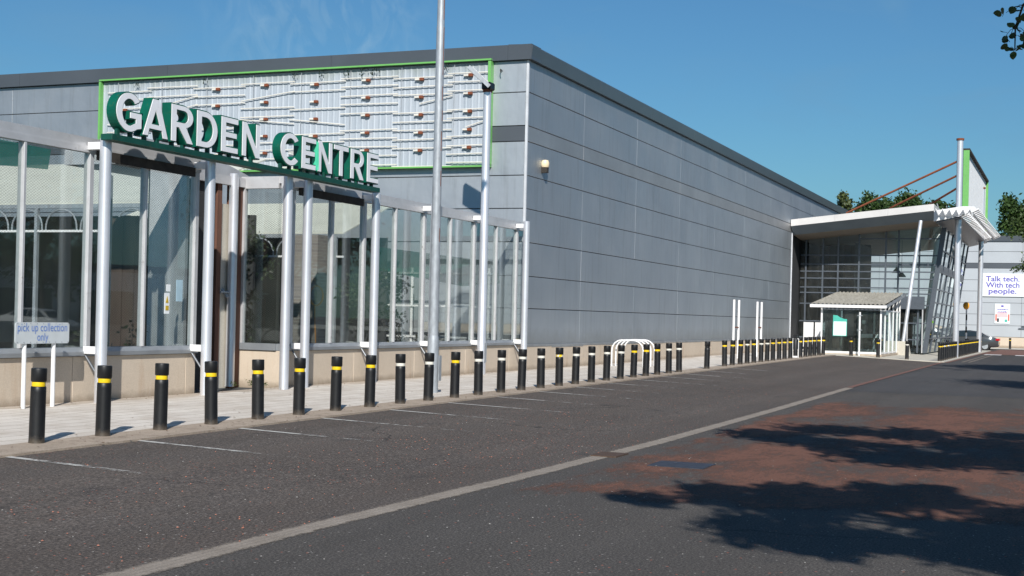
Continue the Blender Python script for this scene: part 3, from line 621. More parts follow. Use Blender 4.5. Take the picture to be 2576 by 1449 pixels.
# ------------------------------------------------------------------ garden centre glazing
def pane(x0, x1, z0, z1, y, parent, name='pane'):
    return MB().box(x0, x1, y, y + .008, z0, z1).build(name, 'glass', parent)
def screen(name, label, xs, wide, x_end0, x_end1):
    t = thing(name, label, 'glazed wall', ((x_end0 + x_end1) / 2, GY, 0))
    fpl = MB(); xx = x_end0
    while xx < x_end1 - .01:                                     # plinth panels with a hair joint
        x2 = min(xx + 2.95, x_end1); fpl.bev(xx + .004, x2 - .004, GY - .02, GY + .22, 0.0, .86, .008); xx = x2
    fpl.build('plinth', 'plinth', t)
    MB().prism([(GY - .07, .865), (GY - .075, .93), (GY - .02, 1.0), (GY + .18, 1.0), (GY + .18, .865)], 0, x_end0, x_end1).build('sill', 'sill', t)
    tr = MB().box(x_end0, x_end1, GY - .05, GY + .07, 4.1, 4.2); tr.box(x_end0, x_end1, GY - .03, GY + .12, 4.2, 4.34); tr.build('top_rail', 'rail', t)
    tops = []
    for i, x in enumerate(xs):
        wd = .1 if i in wide else .055
        MB().bev(x - wd / 2, x + wd / 2, GY - .045, GY + .08, 1.001, 4.099, .006).build('mullion', 'rail', t)
    ed = [x_end0] + list(xs) + [x_end1]
    for a, b in zip(ed[:-1], ed[1:]):
        if b - a < .3: continue
        pane(a + .02, b - .02, 1.0, 4.1, GY + .01, t)
    MB().quad((x_end0, GY + .13, 1.0), (x_end1, GY + .13, 1.0), (x_end1, GY + .13, 4.1), (x_end0, GY + .13, 4.1)).build('wire_mesh', 'wire', t)
    return t
sc1 = screen('glazed_screen', 'left stretch of tall glass screen on a beige plinth, up to the doorway', [6.9, 8.38, 9.85, 11.3, 12.8, 14.55, 16.03, 17.52, 18.92, 20.36], (7, 9), 5.4, 20.44)
sc2 = screen('glazed_screen', 'right stretch of tall glass screen on a beige plinth, doorway to warehouse corner', [23.62, 25.2, 26.6, 28.1, 29.6, 31.1, 32.57, 34.05, 35.5], (0, 2, 4, 6, 8), 23.3, 36.0)
# return pane beside the doorway
rp = MB().box(23.3, 23.42, GY + .18, 15.6, 0, .86); rp.build('plinth', 'plinth', sc2)
MB().box(23.26, 23.42, GY + .1, 15.6, .865, 1.0).build('sill', 'sill', sc2)
MB().box(23.28, 23.4, GY + .12, 15.6, 4.1, 4.34).build('top_rail', 'rail', sc2)
MB().box(23.345, 23.353, GY + .08, 15.5, 1.0, 4.1).build('pane', 'glass', sc2)
MB().quad((23.46, GY + .15, 1.0), (23.46, 15.5, 1.0), (23.46, 15.5, 4.1), (23.46, GY + .15, 4.1)).build('wire_mesh', 'wire', sc2)
MB().box(23.28, 23.38, 15.5, 15.6, 1.0, 4.1).build('mullion', 'rail', sc2)
MB().box(20.36, 20.44, GY + .2, 15.6, 0, 4.34).build('return_wall', 'rail', sc1)
# dark boards under the lettering: beam shadow and dirty rail timber, built as strips
MB().box(17.6, 20.2, GY - .1, GY - .055, 4.0, 4.16).build('top_shade_board', 'darkwood', sc1)
MB().box(23.75, 26.4, GY - .1, GY - .055, 4.0, 4.16).build('top_shade_board', 'darkwood', sc2)
# silver columns with brackets
CR = .092
def column(x, y, ztop, label, par, zb=None, r=CR, br=True):
    b = fz(x, y) if zb is None else zb
    o = MB().lathe([(r + .004, b), (r, b + .03), (r, ztop - .01), (r - .01, ztop)], (x, y, 0), 28).build('column', 'silver', par, smooth=True)
    if br:
        for z in (1.0 - .1, 4.16 - .02):
            q = MB().bev(x - .05, x + .05, y + r - .01, GY - .05, z, z + .12, .006)
            q.build('bracket', 'white', o)
        q = MB().tube([(x, y + .05, .55), (x, GY - .06, .88)], .018, 6); q.build('brace', 'frame_dark', o)
    return o
for x in (8.6, 11.55, 14.5, 17.44, 20.26): column(x, 14.23, 4.32, '', sc1)
for x in (22.80,): column(x, 14.2, 4.34, '', sc2, br=False)
for x in (23.63, 26.5, 29.45, 35.36): column(x, 14.25, 4.3 if x < 27 else 4.33, '', sc2)
column(22.88, 15.5, 4.36, '', sc2, br=False)
# floodlight pole
t = thing('floodlight_pole', 'tall silver pole with an upturned floodlight on top before the glass', 'floodlight', (32.42, 14.25, fz(32.4, 14.25)))
MB().lathe([(.12, fz(32.4, 14.25)), (.118, 1.0), (.112, 1.02), (.1, 7.46), (.09, 7.47)], (32.42, 14.25, 0), 28).build('pole', 'silver', t, smooth=True)
for z in (.9, 4.14): MB().bev(32.37, 32.47, 14.34, GY - .05, z, z + .12, .006).build('bracket', 'white', t)
MB().box(32.35, 32.49, 14.128, 14.14, .45, .95).build('access_door', 'galv', t)
hd = MB()
ct = Vector((32.3, 14.45, 7.86)); a = Vector((-.28, .68, .67)).normalized(); b = Vector((.9, .4, .15)).normalized(); n_ = a.cross(b).normalized()
def slab(mb, c, a, b, n, la, lb, ln):
    v = [c + a * sa * la + b * sb_ * lb + n * sn * ln for sn in (-1, 1) for sb_ in (-1, 1) for sa in (-1, 1)]
    mb.add(v, [(0, 1, 3, 2), (4, 6, 7, 5), (0, 4, 5, 1), (2, 3, 7, 6), (0, 2, 6, 4), (1, 5, 7, 3)])
slab(hd, ct, a, b, n_, .37, .33, .05)
hd.build('lamp_head', 'galv', t)
q = MB(); slab(q, ct - n_ * .06, a, b, n_, .28, .28, .008); q.build('lens', 'rail', t)
q = MB().bev(32.3, 32.62, 14.12, 14.38, 7.52, 7.72, .03); q.build('gear_housing', 'black', t)
MB().box(32.3, 32.56, 14.17, 14.33, 7.46, 7.53).build('mount', 'rust', t)
# lamp post
t = thing('lamp_post', 'tall galvanised lamp post with rust streaks before the glass screen', 'lamp post', (24.4, 11.77, fz(24.4, 11.77)))
zb_ = fz(24.4, 11.77)
MB().lathe([(.115, zb_), (.113, zb_ + 1.03), (.106, zb_ + 1.08), (.098, zb_ + 1.14)], (24.4, 11.77, 0), 24).build('base_sleeve', 'galv', t, smooth=True)
MB().lathe([(.098, zb_ + 1.13), (.09, 4), (.082, 7.35), (.076, 7.4), (.07, 10.5)], (24.4, 11.77, 0), 24).build('shaft', 'galv', t, smooth=True)
MB().box(24.34, 24.45, 11.6, 11.615, .35, .85).build('access_door', 'galv', t)
q = MB().tube([(24.4, 11.77, 10.4), (24.4, 11.67, 10.7), (24.45, 11.1, 10.9)], .045, 8); q.build('arm', 'galv', t)
q = MB().bev(24.3, 24.6, 10.5, 11.2, 10.82, 10.95, .03); q.build('lamp_head', 'galv', t)
st = MB(); _r = random.Random(3)
for z in (3.1, 4.2, 4.9, 5.5, 5.9, 6.4, 6.9, 7.5):
    l4 = _r.uniform(.2, .5); an = R(-105 + _r.uniform(-6, 6)); rr = .0905 - (z - 4) * .0035 + .003
    st.add([(24.4 + rr * math.cos(an + d) , 11.77 + rr * math.sin(an + d), zz) for zz in (z, z + l4) for d in (-.09, .1)], [(0, 1, 3, 2)])
    st.build('rust_streak', 'rust', t); st = MB()
# ------------------------------------------------------------------ lettering on its beam
sg = thing('garden_centre_sign', 'dark green beam carrying white faced GARDEN CENTRE letters over the doorway', 'sign', (21.6, 13.95, 4.3))
MB().bev(17.235, 26.1, 13.95, 14.17, 4.262, 4.362, .006).build('beam', 'dgreen', sg)
def text_mesh(txt, off=0.0, size=1.0):
    cu = bpy.data.curves.new('t', 'FONT'); cu.body = txt; cu.size = size; cu.offset = off; cu.resolution_u = 6; cu.extrude = 0
    ob = bpy.data.objects.new('t', cu); col.objects.link(ob); dg = bpy.context.evaluated_depsgraph_get(); dg.update()
    me = bpy.data.meshes.new_from_object(ob.evaluated_get(dg)); bpy.data.objects.remove(ob); bpy.data.curves.remove(cu); return me
def glyph(ch, W, H):
    """heavy even-stroke capitals as closed outlines: first the outside, then the hole"""
    t = .145; q = .108; m = H / 2
    arc = lambda cx, cz, rx, rz, a0, a1, n=16: [(cx + rx * math.cos(R(a0 + (a1 - a0) * k / n)), cz + rz * math.sin(R(a0 + (a1 - a0) * k / n))) for k in range(n + 1)]
    if ch == 'E': return [[(0, 0), (W, 0), (W, q), (t, q), (t, m - q * .45), (W * .92, m - q * .45), (W * .92, m + q * .5), (t, m + q * .5), (t, H - q), (W, H - q), (W, H), (0, H)]]
    if ch == 'T': c = W / 2; return [[(c - t / 2, 0), (c + t / 2, 0), (c + t / 2, H - q), (W, H - q), (W, H), (0, H), (0, H - q), (c - t / 2, H - q)]]
    if ch == 'N': t *= .93; return [[(0, 0), (t, 0), (t, H * .66), (W - t, 0), (W, 0), (W, H), (W - t, H), (W - t, H * .34), (t, H), (0, H)]]
    if ch == 'A':
        t = .14; z1 = .12; z2 = z1 + q * .85; ap = H - .2; xi = lambda z: t + (W / 2 - t) * z / ap
        return [[(0, 0), (t, 0), (xi(z1) - .02, z1), (W - xi(z1) + .02, z1), (W - t, 0), (W, 0), (W / 2 + t * .58, H), (W / 2 - t * .58, H)], [(xi(z2), z2), (W / 2, ap), (W - xi(z2), z2)]]
    if ch == 'D': return [[(0, 0)] + arc(W * .42, m, W * .58, m, -90, 90) + [(0, H)], [(t, q)] + arc(W * .42, m, W * .58 - t, m - q, -90, 90) + [(t, H - q)]]
    if ch == 'R':
        b = .4 * H; cz = (b + H) / 2; rz = (H - b) / 2
        return [[(0, 0), (t, 0), (t, b - .01), (.34 * W, b - .01), (W - 1.2 * t, 0), (W, 0), (.68 * W, b + .01)] + arc(.55 * W, cz, .43 * W, rz, -62, 90, 12) + [(0, H)], [(t, b + q * .85)] + arc(.55 * W, cz, .43 * W - t, rz - q * .85, -90, 90, 10) + [(t, H - q * .85)]]
    if ch == 'C': return [arc(W / 2, m, W / 2, m, 38, 322, 28) + arc(W / 2, m, W / 2 - t, m - q, 318, 42, 24)]
    if ch == 'G':
        X = W * .97; return [arc(W / 2, m, W / 2, m, 38, 305, 28) + [(X, .13 * H), (X, .52 * H), (.52 * W, .52 * H), (.52 * W, .52 * H - q), (X - t, .52 * H - q), (X - t, .26 * H)] + arc(W / 2, m, W / 2 - t, m - q, 296, 42, 22)]
def glyph_mesh(ch, W, H, off):
    cu = bpy.data.curves.new('t', 'CURVE'); cu.dimensions = '2D'; cu.fill_mode = 'BOTH'; cu.offset = off
    for pl in glyph(ch, W, H):
        sp_ = cu.splines.new('POLY'); sp_.points.add(len(pl) - 1); sp_.use_cyclic_u = True
        for p_, (x, z) in zip(sp_.points, pl): p_.co = (x, z, 0, 1)
    ob = bpy.data.objects.new('t', cu); col.objects.link(ob); dg = bpy.context.evaluated_depsgraph_get(); dg.update()
    me = bpy.data.meshes.new_from_object(ob.evaluated_get(dg)); bpy.data.objects.remove(ob); bpy.data.curves.remove(cu); return me
def fit_text(txt, x0, x1, z0, z1, off, depth, yf, name, mat, par, grow=0.0, flat=False):
    me = glyph_mesh(txt, x1 - x0, z1 - z0, off)
    vs = [v.co.copy() for v in me.vertices]
    ax = min(v.x for v in vs); bx = max(v.x for v in vs); ay = min(v.y for v in vs); by = max(v.y for v in vs)
    X0, X1, Z0, Z1 = x0 - grow, x1 + grow, z0 - grow, z1 + grow
    P = [(X0 + (v.x - ax) / (bx - ax) * (X1 - X0), Z0 + (v.y - ay) / (by - ay) * (Z1 - Z0)) for v in vs]
    fs = [tuple(p.vertices) for p in me.polygons]; n = len(P)
    V = [(p[0], yf, p[1]) for p in P]; Fc = list(fs)
    cnt = {}
    for f in fs:
        for i in range(len(f)):
            e = (f[i], f[(i + 1) % len(f)]); k = tuple(sorted(e)); cnt.setdefault(k, []).append(e)
    V += [(p[0], yf + depth, p[1]) for p in P]
    Fc += [tuple(n + i for i in reversed(f)) for f in fs]
    for k, es in cnt.items():
        if len(es) == 1: a, b = es[0]; Fc.append((b, a, n + a, n + b))
    bpy.data.meshes.remove(me)
    mb = MB(); mb.v = V; mb.f = Fc
    return mb.build(name, mat, par)
LT = [('G', 17.27, 17.90), ('A', 17.93, 18.59), ('R', 18.67, 19.28), ('D', 19.38, 19.99), ('E', 20.1, 20.62), ('N', 20.75, 21.33), ('C', 22.03, 22.66), ('E', 22.79, 23.32), ('N', 23.4, 23.96), ('T', 24.02, 24.62), ('R', 24.71, 25.28), ('E', 25.42, 25.93)]
for i, (ch, a, b) in enumerate(LT):
    lo = fit_text(ch, a, b, 4.43, 5.055, .012, .17, 13.92, 'letter', 'green', sg, .012)
    fit_text(ch, a, b, 4.43, 5.055, -.009, .012, 13.905, 'letter_face', 'letterwhite', lo, -.009)
    for fx in (.25, .75):
        MB().box(a + (b - a) * fx - .03, a + (b - a) * fx + .03, 13.98, 14.04, 4.36, 4.46).build('foot', 'dgreen', lo)
lf_ = MB().add([(x, y, z) for x, y in ((23.345, 13.93), (23.365, 14.02)) for z in (4.44, 5.03)], [(0, 1, 3, 2)]); lf_.add([(23.345, 13.93, 4.44), (23.43, 13.9, 4.46), (23.4, 13.9, 5.0), (23.345, 13.93, 5.03)], [(0, 1, 2, 3)])
lf_.build('loose_side', simple('mint_inner_face', (0.08, 0.6, 0.36), .5), sg)
# ------------------------------------------------------------------ doorway
dr_ = thing('doorway', 'recessed doorway with rusty brown frame and grey leaf between the glass screens', 'doorway', (21.9, 15.6, 0))
MB().box(20.45, 22.42, 15.62, 15.7, .02, 4.25).build('door_leaf', 'intdark', dr_)
q = MB().box(22.45, 22.6, 15.58, 15.74, 0, 4.3); q.build('door_frame', 'rustbrown', dr_)
q = MB().box(22.62, 22.95, 15.62, 15.7, .02, 3.75); q.build('door_leaf', 'concrete', dr_)
q = MB().box(22.96, 23.27, 15.55, 15.72, 0, 4.3); q.build('door_frame', 'rustbrown', dr_)
q = MB().tube([(22.5, 15.5, 2.0), (22.78, 15.5, 2.0)], .02, 8); q.tube([(22.72, 15.48, 1.9), (22.72, 15.62, 2.05)], .03, 8); q.build('latch', 'galv', dr_)
MB().box(20.45, 23.27, 15.5, 15.6, 4.12, 4.3).build('lintel', 'rail', dr_)
arc = [(20.4, 4.3)] + [(20.4 + 3.7 * k / 12, 4.33 + .42 * math.cos(PI / 2 * (k / 12) ** 1.3)) for k in range(13)] + [(24.1, 4.3)]
MB().prism(arc, 1, 15.75, 17.6).build('arched_hood', 'rail', dr_)
# ------------------------------------------------------------------ inside the garden enclosure
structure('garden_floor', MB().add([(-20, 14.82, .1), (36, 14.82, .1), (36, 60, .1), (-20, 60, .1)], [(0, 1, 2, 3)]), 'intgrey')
def canopy(x, y0, y1, ze, zr, depth, label, arches=True):
    t = thing('shade_canopy', label, 'canopy', (x, y0, ze))
    MB().add([(x, y0, ze), (x, y1, ze), (x + depth, y1, zr), (x + depth, y0, zr), (x, y0, ze + .03), (x, y1, ze + .03), (x + depth, y1, zr + .03), (x + depth, y0, zr + .03)], [(0, 1, 2, 3), (4, 7, 6, 5), (0, 3, 7, 4), (1, 5, 6, 2), (0, 4, 5, 1), (3, 2, 6, 7)]).build('roof', 'roofsheet', t)
    MB().box(x - .02, x + .05, y0, y1, ze - .09, ze - .005).build('eave_beam', 'galv', t)
    MB().box(x - .02, x + .03, y0, y1, ze - .62, ze - .57).build('lower_rail', 'white', t)
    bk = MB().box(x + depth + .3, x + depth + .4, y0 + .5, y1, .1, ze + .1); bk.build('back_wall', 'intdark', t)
    y = y0 + .2
    while y < y1 - 1:
        q = MB().tube([(x, y + .43 - .43 * math.cos(PI * k / 14), ze - .58 + .46 * math.sin(PI * k / 14) ** .8) for k in range(15)], .02, 6)
        q.build('arched_brace', 'galv', t); y += .96
    y = y0 + .2
    while y < y1:
        MB().box(x - .03, x + .05, y, y + .08, .1, ze - .09).build('post', 'galv', t); y += 3
    return t
canopy(24, 18.2, 34, 3.9, 5.3, 4.2, 'nearer pale pitched canopy with arched braces behind the left glass')
canopy(31, 17.6, 26, 3.7, 4.75, 3.0, 'farther pale pitched canopy seen through the glass beside the doorway')
t = thing('staging', 'white horizontal rails on posts seen behind the right hand glass', 'rack', (35, 18, 0))
for z in (1.0, 1.88, 2.81): MB().box(35, 35.04, 15.0, 30, z, z + .05).build('rail', 'white', t)
for y in (15.2, 17.6, 20, 22.4, 24.8): MB().box(35.05, 35.1, y, y + .06, .1, 3.0).build('post', 'white', t)
t = thing('brick_pier', 'grey brick pier inside the enclosure with an orange hose beside it', 'pier', (26.2, 15.9, 0))
MB().box(26.75, 27.35, 15.85, 16.45, .1, 3.4).build('pier_body', 'brick', t)
t2 = thing('timber_wall', 'dark brown timber wall inside the enclosure behind the pane left of the doorway', 'wall', (22.9, 17, .1))
for k in range(19): MB().box(22.9 + (k % 2) * .012, 22.95 + (k % 2) * .012, 15.8 + k * .15, 15.945 + k * .15, .1, 3.55 - (k * 7 % 5) * .015).build('plank', 'darkplank', t2)
t2 = thing('fence_post', 'pale mossy fence post with a thin pole inside the left glass screen', 'post', (19.0, 15.3, .1))
MB().box(18.75, 18.9, 15.25, 15.33, .1, 3.9).build('post_body', 'galv', t2); MB().tube([(18.62, 15.3, .1), (18.62, 15.3, 3.75)], .02, 6).build('pole', 'rustbrown', t2)
hz_ = MB(); random.seed(1)
for k in range(3): hz_.tube([(26.6 + .02 * k, 15.78 + .17 * math.cos(a_) , 2.02 + .22 * math.sin(a_)) for a_ in [2 * PI * q / 20 for q in range(21)]], .016, 6)
hz_.tube([(26.6, 15.8, 1.8), (26.62, 15.8, 1.4), (26.6, 15.75, .9), (26.6, 15.8, .2)], .016, 6)
tag(hz_.build('hose', 'hose'), 'coiled orange garden hose hanging by the brick pier', 'hose')
t = tag(MB().add([(-2, 15.1, 4.25), (7.5, 15.1, 4.2), (13, 15.2, 4.2), (17.3, 15.2, 4.15), (17.3, 15.25, 3.83), (15.8, 15.25, 3.76), (12, 15.2, 3.95), (7, 15.2, 3.9), (-2, 15.1, 3.8)], [(0, 1, 2, 3, 4, 5, 6, 7, 8)]).build('shade_net', 'net'), 'teal shade netting hung along the top of the left glass screen', 'netting')
t = tag(MB().add([(30, 16, 3.3), (35.8, 15.3, 3.2), (35.8, 15.2, 2.6), (33.9, 15.5, 2.45), (30.2, 16.2, 2.75)], [(0, 1, 2, 3, 4)]).build('shade_net', 'netgreen'), 'dark green netting sagging behind the right glass screen near the warehouse', 'netting')
# ------------------------------------------------------------------ foliage
def leaves(mb, centres, per, spread, size, rng, flat=1.0):
    for c, r in centres:
        for _ in range(int(per * r)):
            d = Vector((rng.gauss(0, 1), rng.gauss(0, 1), rng.gauss(0, 1) * flat)); d = d / max(d.length, .01) * (min(abs(rng.gauss(0, .42)), .8) + .3) * r * spread
            p = c + d; u = Vector((rng.uniform(-1, 1), rng.uniform(-1, 1), rng.uniform(-1, 1))).normalized(); v = u.cross(Vector((rng.uniform(-1, 1), rng.uniform(-1, 1), rng.uniform(-1, 1)))).normalized()
            s = size * rng.uniform(.6, 1.3); mb.add([p - u * s, p - v * s * .55 + u * s * .1, p + u * s, p + v * s * .55 + u * s * .1], [(0, 1, 2, 3)])
def tree(name, label, x, y, zb, h, crown, cz, rx, rz_, n, per, size, seed, mat='leaf', group=None, bare=.35, extra=(), cl=.32, ry=None):
    rng = random.Random(seed); ry = ry or rx; t = thing(name, label, 'tree', (x, y, zb), group)
    tr = MB(); top = Vector((x + rng.uniform(-.2, .2), y + rng.uniform(-.2, .2), cz + rz_ * .4)); r0 = h * .022
    tr.tube([(x, y, zb), (x + .03, y, zb + h * .15), ((x + top.x) / 2, (y + top.y) / 2, (zb + top.z) / 2), top], [r0 * 1.25, r0, r0 * .7, r0 * .25], 10)
    cs = []
    for k in range(n):
        while True:
            d = Vector((rng.uniform(-1, 1), rng.uniform(-1, 1), rng.uniform(-1, 1)))
            if .25 < d.length < 1: break
        c = Vector((x + d.x * rx, y + d.y * ry, cz + d.z * rz_)); cs.append((c, rng.uniform(.7, 1.3) * rx * cl))
    for c, r in cs[:16]:
        z = max(zb + h * bare, c.z - rx * .5); b = Vector((x + (top.x - x) * .5, y + (top.y - y) * .5, min(z, top.z - .1)))
        tr.tube([b, (b + c) / 2 + Vector((0, 0, .1)), c], [r0 * .35, r0 * .2, r0 * .08], 6)
    for pts, rr in extra:
        tr.tube(pts, [.05 - .04 * i / (len(pts) - 1) for i in range(len(pts))], 6)
    tr.build('trunk', 'bark', t, smooth=True)
    lf = MB(); leaves(lf, cs, per, 1.0, size, rng)
    for pts, rr in extra: leaves(lf, [(Vector(p), r_) for p, r_ in rr], per, 1.0, size * .8, rng)
    lf.build('crown', mat, t); return t
# inside: weeds along the glass
rng = random.Random(9)
wd = MB(); 
for k in range(60):
    x = rng.uniform(5, 35.5); y = rng.uniform(14.95, 16.4)
    if 20.3 < x < 23.6: continue
    hgt = rng.uniform(.35, 1.1); leaves(wd, [(Vector((x, y, .1 + hgt * q / 4)), .3) for q in range(1, 5)], 120, .8, .045, rng)
tag(wd.build('weeds', 'hedge'), 'overgrown green weeds growing inside the glazed garden enclosure', 'weeds', kind='stuff')
tree('garden_shrub', 'dark shrub inside the enclosure behind the glass left of the lamp post', 30.3, 16.3, .1, 2.4, 0, 1.9, .9, .8, 18, 260, .06, 31, 'hedge')
tree('garden_shrub', 'dark climbing shrub inside the enclosure beside the brick pier', 25.7, 17.2, .1, 3.6, 0, 2.2, .8, 1.3, 22, 260, .06, 33, 'hedge')
# far trees behind the warehouse and the far building
FT = [(131, 20.9, 14.0, 1.5, 4.6, 'leaf_pale', 'slender pale tree at the roof edge of the long warehouse'), (128, 17.3, 13.4, 2.4, 3.8, 'leaf_far', 'dark bushy tree behind the entrance canopy, left of the group'), (130, 14.2, 13.7, 2.6, 3.8, 'leaf_far', 'dark bushy tree behind the entrance canopy, under the rust rods'), (127, 11.2, 12.8, 2.3, 3.6, 'leaf_far', 'lower dark tree behind the entrance canopy near the tall mast'), (128, 8.6, 10.9, 1.9, 2.8, 'leaf_far', 'small dark tree behind the entrance canopy right of the tall mast'), (127, 4.4, 13.5, 2.9, 3.9, 'leaf_far', 'broad dark tree rising above the far building beside the green edged board'), (127, -1.6, 14.3, 5.5, 4.6, 'leaf_far', 'tall dark tree above the far building at the right edge')]
for i, (x, y, top, rx, rz_, mt, lb) in enumerate(FT):
    tree('background_tree', lb, x, y, 0, top, 0, top - rz_, rx, rz_, 70, 380, .17, 50 + i, mt, 'trees behind the buildings')
for i, y in enumerate((24.5, 28.5, 33)):
    pass
# trees in the row beside the road (out of the frame at the right; they throw the shadows)
tree('roadside_tree', 'leafy roadside tree whose low sprig of round leaves hangs at the top right', 10.9, -3.0, 0, 8.0, 0, 6.6, 2.7, 1.5, 52, 900, .095, 71, 'leaf_near', 'trees along the road', cl=.2, ry=3.7)
tree('roadside_tree', 'leafy roadside tree just right of the camera, shading the lower right road', 3.6, -2.9, 0, 7.6, 0, 6.6, 1.9, 1.1, 36, 1100, .095, 72, 'leaf_near', 'trees along the road', cl=.22, ry=3.0)
tree('roadside_tree', 'roadside tree throwing the far shadow finger on the smooth asphalt', 34.5, -4.4, 0, 8, 0, 6.2, 3.2, 2.0, 50, 250, .11, 73, 'leaf_near', 'trees along the road')
tree('roadside_tree', 'roadside tree beyond the others whose foliage shows at the right edge', 52, -3.0, 0, 8, 0, 6.0, 3.6, 2.6, 60, 250, .12, 74, 'leaf_near', 'trees along the road')
# leafy sprigs that reach into the picture from the roadside trees
def round_leaf(mb, p, n, r, rng):
    n = n.normalized(); u = n.cross(Vector((rng.uniform(-1, 1), rng.uniform(-1, 1), rng.uniform(-1, 1)))).normalized(); v = n.cross(u); k = 9; tip = rng.randrange(k)
    pts = [p + (u * math.cos(2 * PI * q / k) + v * math.sin(2 * PI * q / k) * .88) * r * (1.22 if q == tip else 1) + n * (r * .12 * math.cos(4 * PI * q / k)) for q in range(k)]
    mb.add([p] + pts, [(0, q + 1, (q + 1) % k + 1) for q in range(k)])
def sprig(par, pts, leafs, r, stem):
    rng = random.Random(5); tw = MB(); tw.tube(pts, [stem * (1 - .75 * i / (len(pts) - 1)) for i in range(len(pts))], 6)
    lf = MB()
    for p in leafs:
        p = Vector(p); q = min((Vector(a) for a in pts), key=lambda a: (a - p).length); tw.tube([q, (q + p) / 2 + Vector((0, 0, .02)), p], stem * .12, 4)
        for _ in range(3): round_leaf(lf, p + Vector((rng.gauss(0, .03), rng.gauss(0, .024), rng.gauss(0, .03))), Vector((rng.uniform(-1, 0.2), rng.uniform(-.6, .6), rng.uniform(-.8, .8))), r * rng.uniform(.7, 1.15), rng)
    b = tw.build('branch', 'bark', par); lf.build('leaves', 'leaf_near', b)
TR = {o['label']: o for o in bpy.data.objects if 'label' in o and o['category' if 'category' in o else 'label'] == 'tree'}
WOK = {k: o for k, o in TR.items()}
t1 = [o for k, o in TR.items() if 'hangs at the top right' in k][0]; t4 = [o for k, o in TR.items() if 'foliage shows' in k][0]
sprig(t1, [(11.2, -2.5, 6.0), (12.3, -.9, 5.5), (13, 0.1, 4.9), (13.0, .5, 4.55), (13.0, .56, 4.35), (13, .56, 4.15)],
      [(12.9, -.3, 5.1), (12.8, -.7, 5.35), (12.6, -1.1, 5.6), (12.95, -.05, 4.95), (12.4, -1.6, 5.75), (13.0, .2, 4.8), (13.0, .642, 4.49), (13.0, .559, 4.52), (13.0, .593, 4.37), (13.0, .64, 4.28), (13.0, .60, 4.285), (13.0, .611, 4.17), (13.0, .577, 4.1), (13.0, .522, 4.3), (13.0, .518, 4.17), (13.0, .502, 4.44), (13, .547, 4.4), (13, .47, 4.3), (13, .45, 4.45), (13, .48, 4.2)], .034, .02)
sprig(t4, [(51, -2.5, 5.2), (42, -1.0, 4.3), (31, .4, 3.6), (30, .95, 3.55)], [(30, 1.1, 3.62), (30, 1.05, 3.5), (30, .95, 3.45), (30, 1.0, 3.72), (30.1, .9, 3.65), (30, 1.08, 3.4), (30, .92, 3.35)], .05, .02) if False else None
rng = random.Random(8); lf = MB(); tw = MB(); tw.tube([(51, -2.5, 5.2), (50.6, -.5, 4.7), (50.4, .8, 4.3), (50.2, 1.7, 3.9)], [.05, .04, .02, .01], 6)
leaves(lf, [(Vector((50.2, 1.95, 3.72)), .16), (Vector((50.2, 1.72, 3.8)), .22), (Vector((50.3, 1.6, 4.05)), .28), (Vector((50.2, 1.45, 3.75)), .2)], 260, 1, .055, rng)
leaves(lf, [(Vector((50.2, 2.15, 4.95)), .22), (Vector((50.2, 2.0, 5.3)), .3), (Vector((50.2, 1.85, 5.05)), .26), (Vector((50.2, 1.6, 4.85)), .3), (Vector((50.2, 1.5, 5.2)), .35), (Vector((50.2, 1.2, 4.95)), .4)], 240, 1, .055, rng)
b_ = tw.build('branch', 'bark', t4); lf.build('leaves', 'leaf_near', b_)
# ------------------------------------------------------------------ entrance building
GX = 78.0
def zr(y): return 7.35 + .105 * (14.6 - y)
en = thing('entrance_lobby', 'glass entrance lobby with a rising white edged roof at the end of the warehouse', 'building', (GX, 10, 0))
def slopebox(mb, x0, x1, ya, yb, off0, off1):
    v = [(x, y, zr(y) + o) for o in (off0, off1) for y in (ya, yb) for x in (x0, x1)]
    return mb.add(v, [(0, 2, 3, 1), (4, 5, 7, 6), (0, 1, 5, 4), (2, 6, 7, 3), (0, 4, 6, 2), (1, 3, 7, 5)])
q = MB()
for a, b in ((7.05, 9.4), (9.405, 12.2), (12.205, 14.56)): slopebox(q, 74.9, 75.2, a, b, -.36, 0)
slopebox(q, 75.2, 98, 7.05, 7.3, -.36, -.002); q.build('fascia', 'fascia', en)
v = []
for y in (7.05, 14.56): v += [(74.93, y, zr(y) - .365), (75.75, y, zr(y) - .8), (75.75, y, zr(y) - .37)]
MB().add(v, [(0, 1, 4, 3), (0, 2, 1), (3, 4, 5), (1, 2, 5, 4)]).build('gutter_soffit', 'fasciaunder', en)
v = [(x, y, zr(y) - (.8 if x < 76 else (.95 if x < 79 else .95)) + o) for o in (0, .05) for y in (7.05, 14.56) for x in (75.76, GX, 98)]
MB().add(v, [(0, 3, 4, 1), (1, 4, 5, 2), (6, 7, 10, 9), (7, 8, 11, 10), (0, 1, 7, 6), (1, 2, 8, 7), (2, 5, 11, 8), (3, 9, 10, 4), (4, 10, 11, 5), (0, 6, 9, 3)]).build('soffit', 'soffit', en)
q = MB(); slopebox(q, 75.2, 98, 7.3, 14.56, -.1, -.02); q.build('roof', 'coping', en)
MB().tube([(79, 13.0, 7.4), (79, 13.0, 7.75)], .06, 8).build('vent', 'white', en)
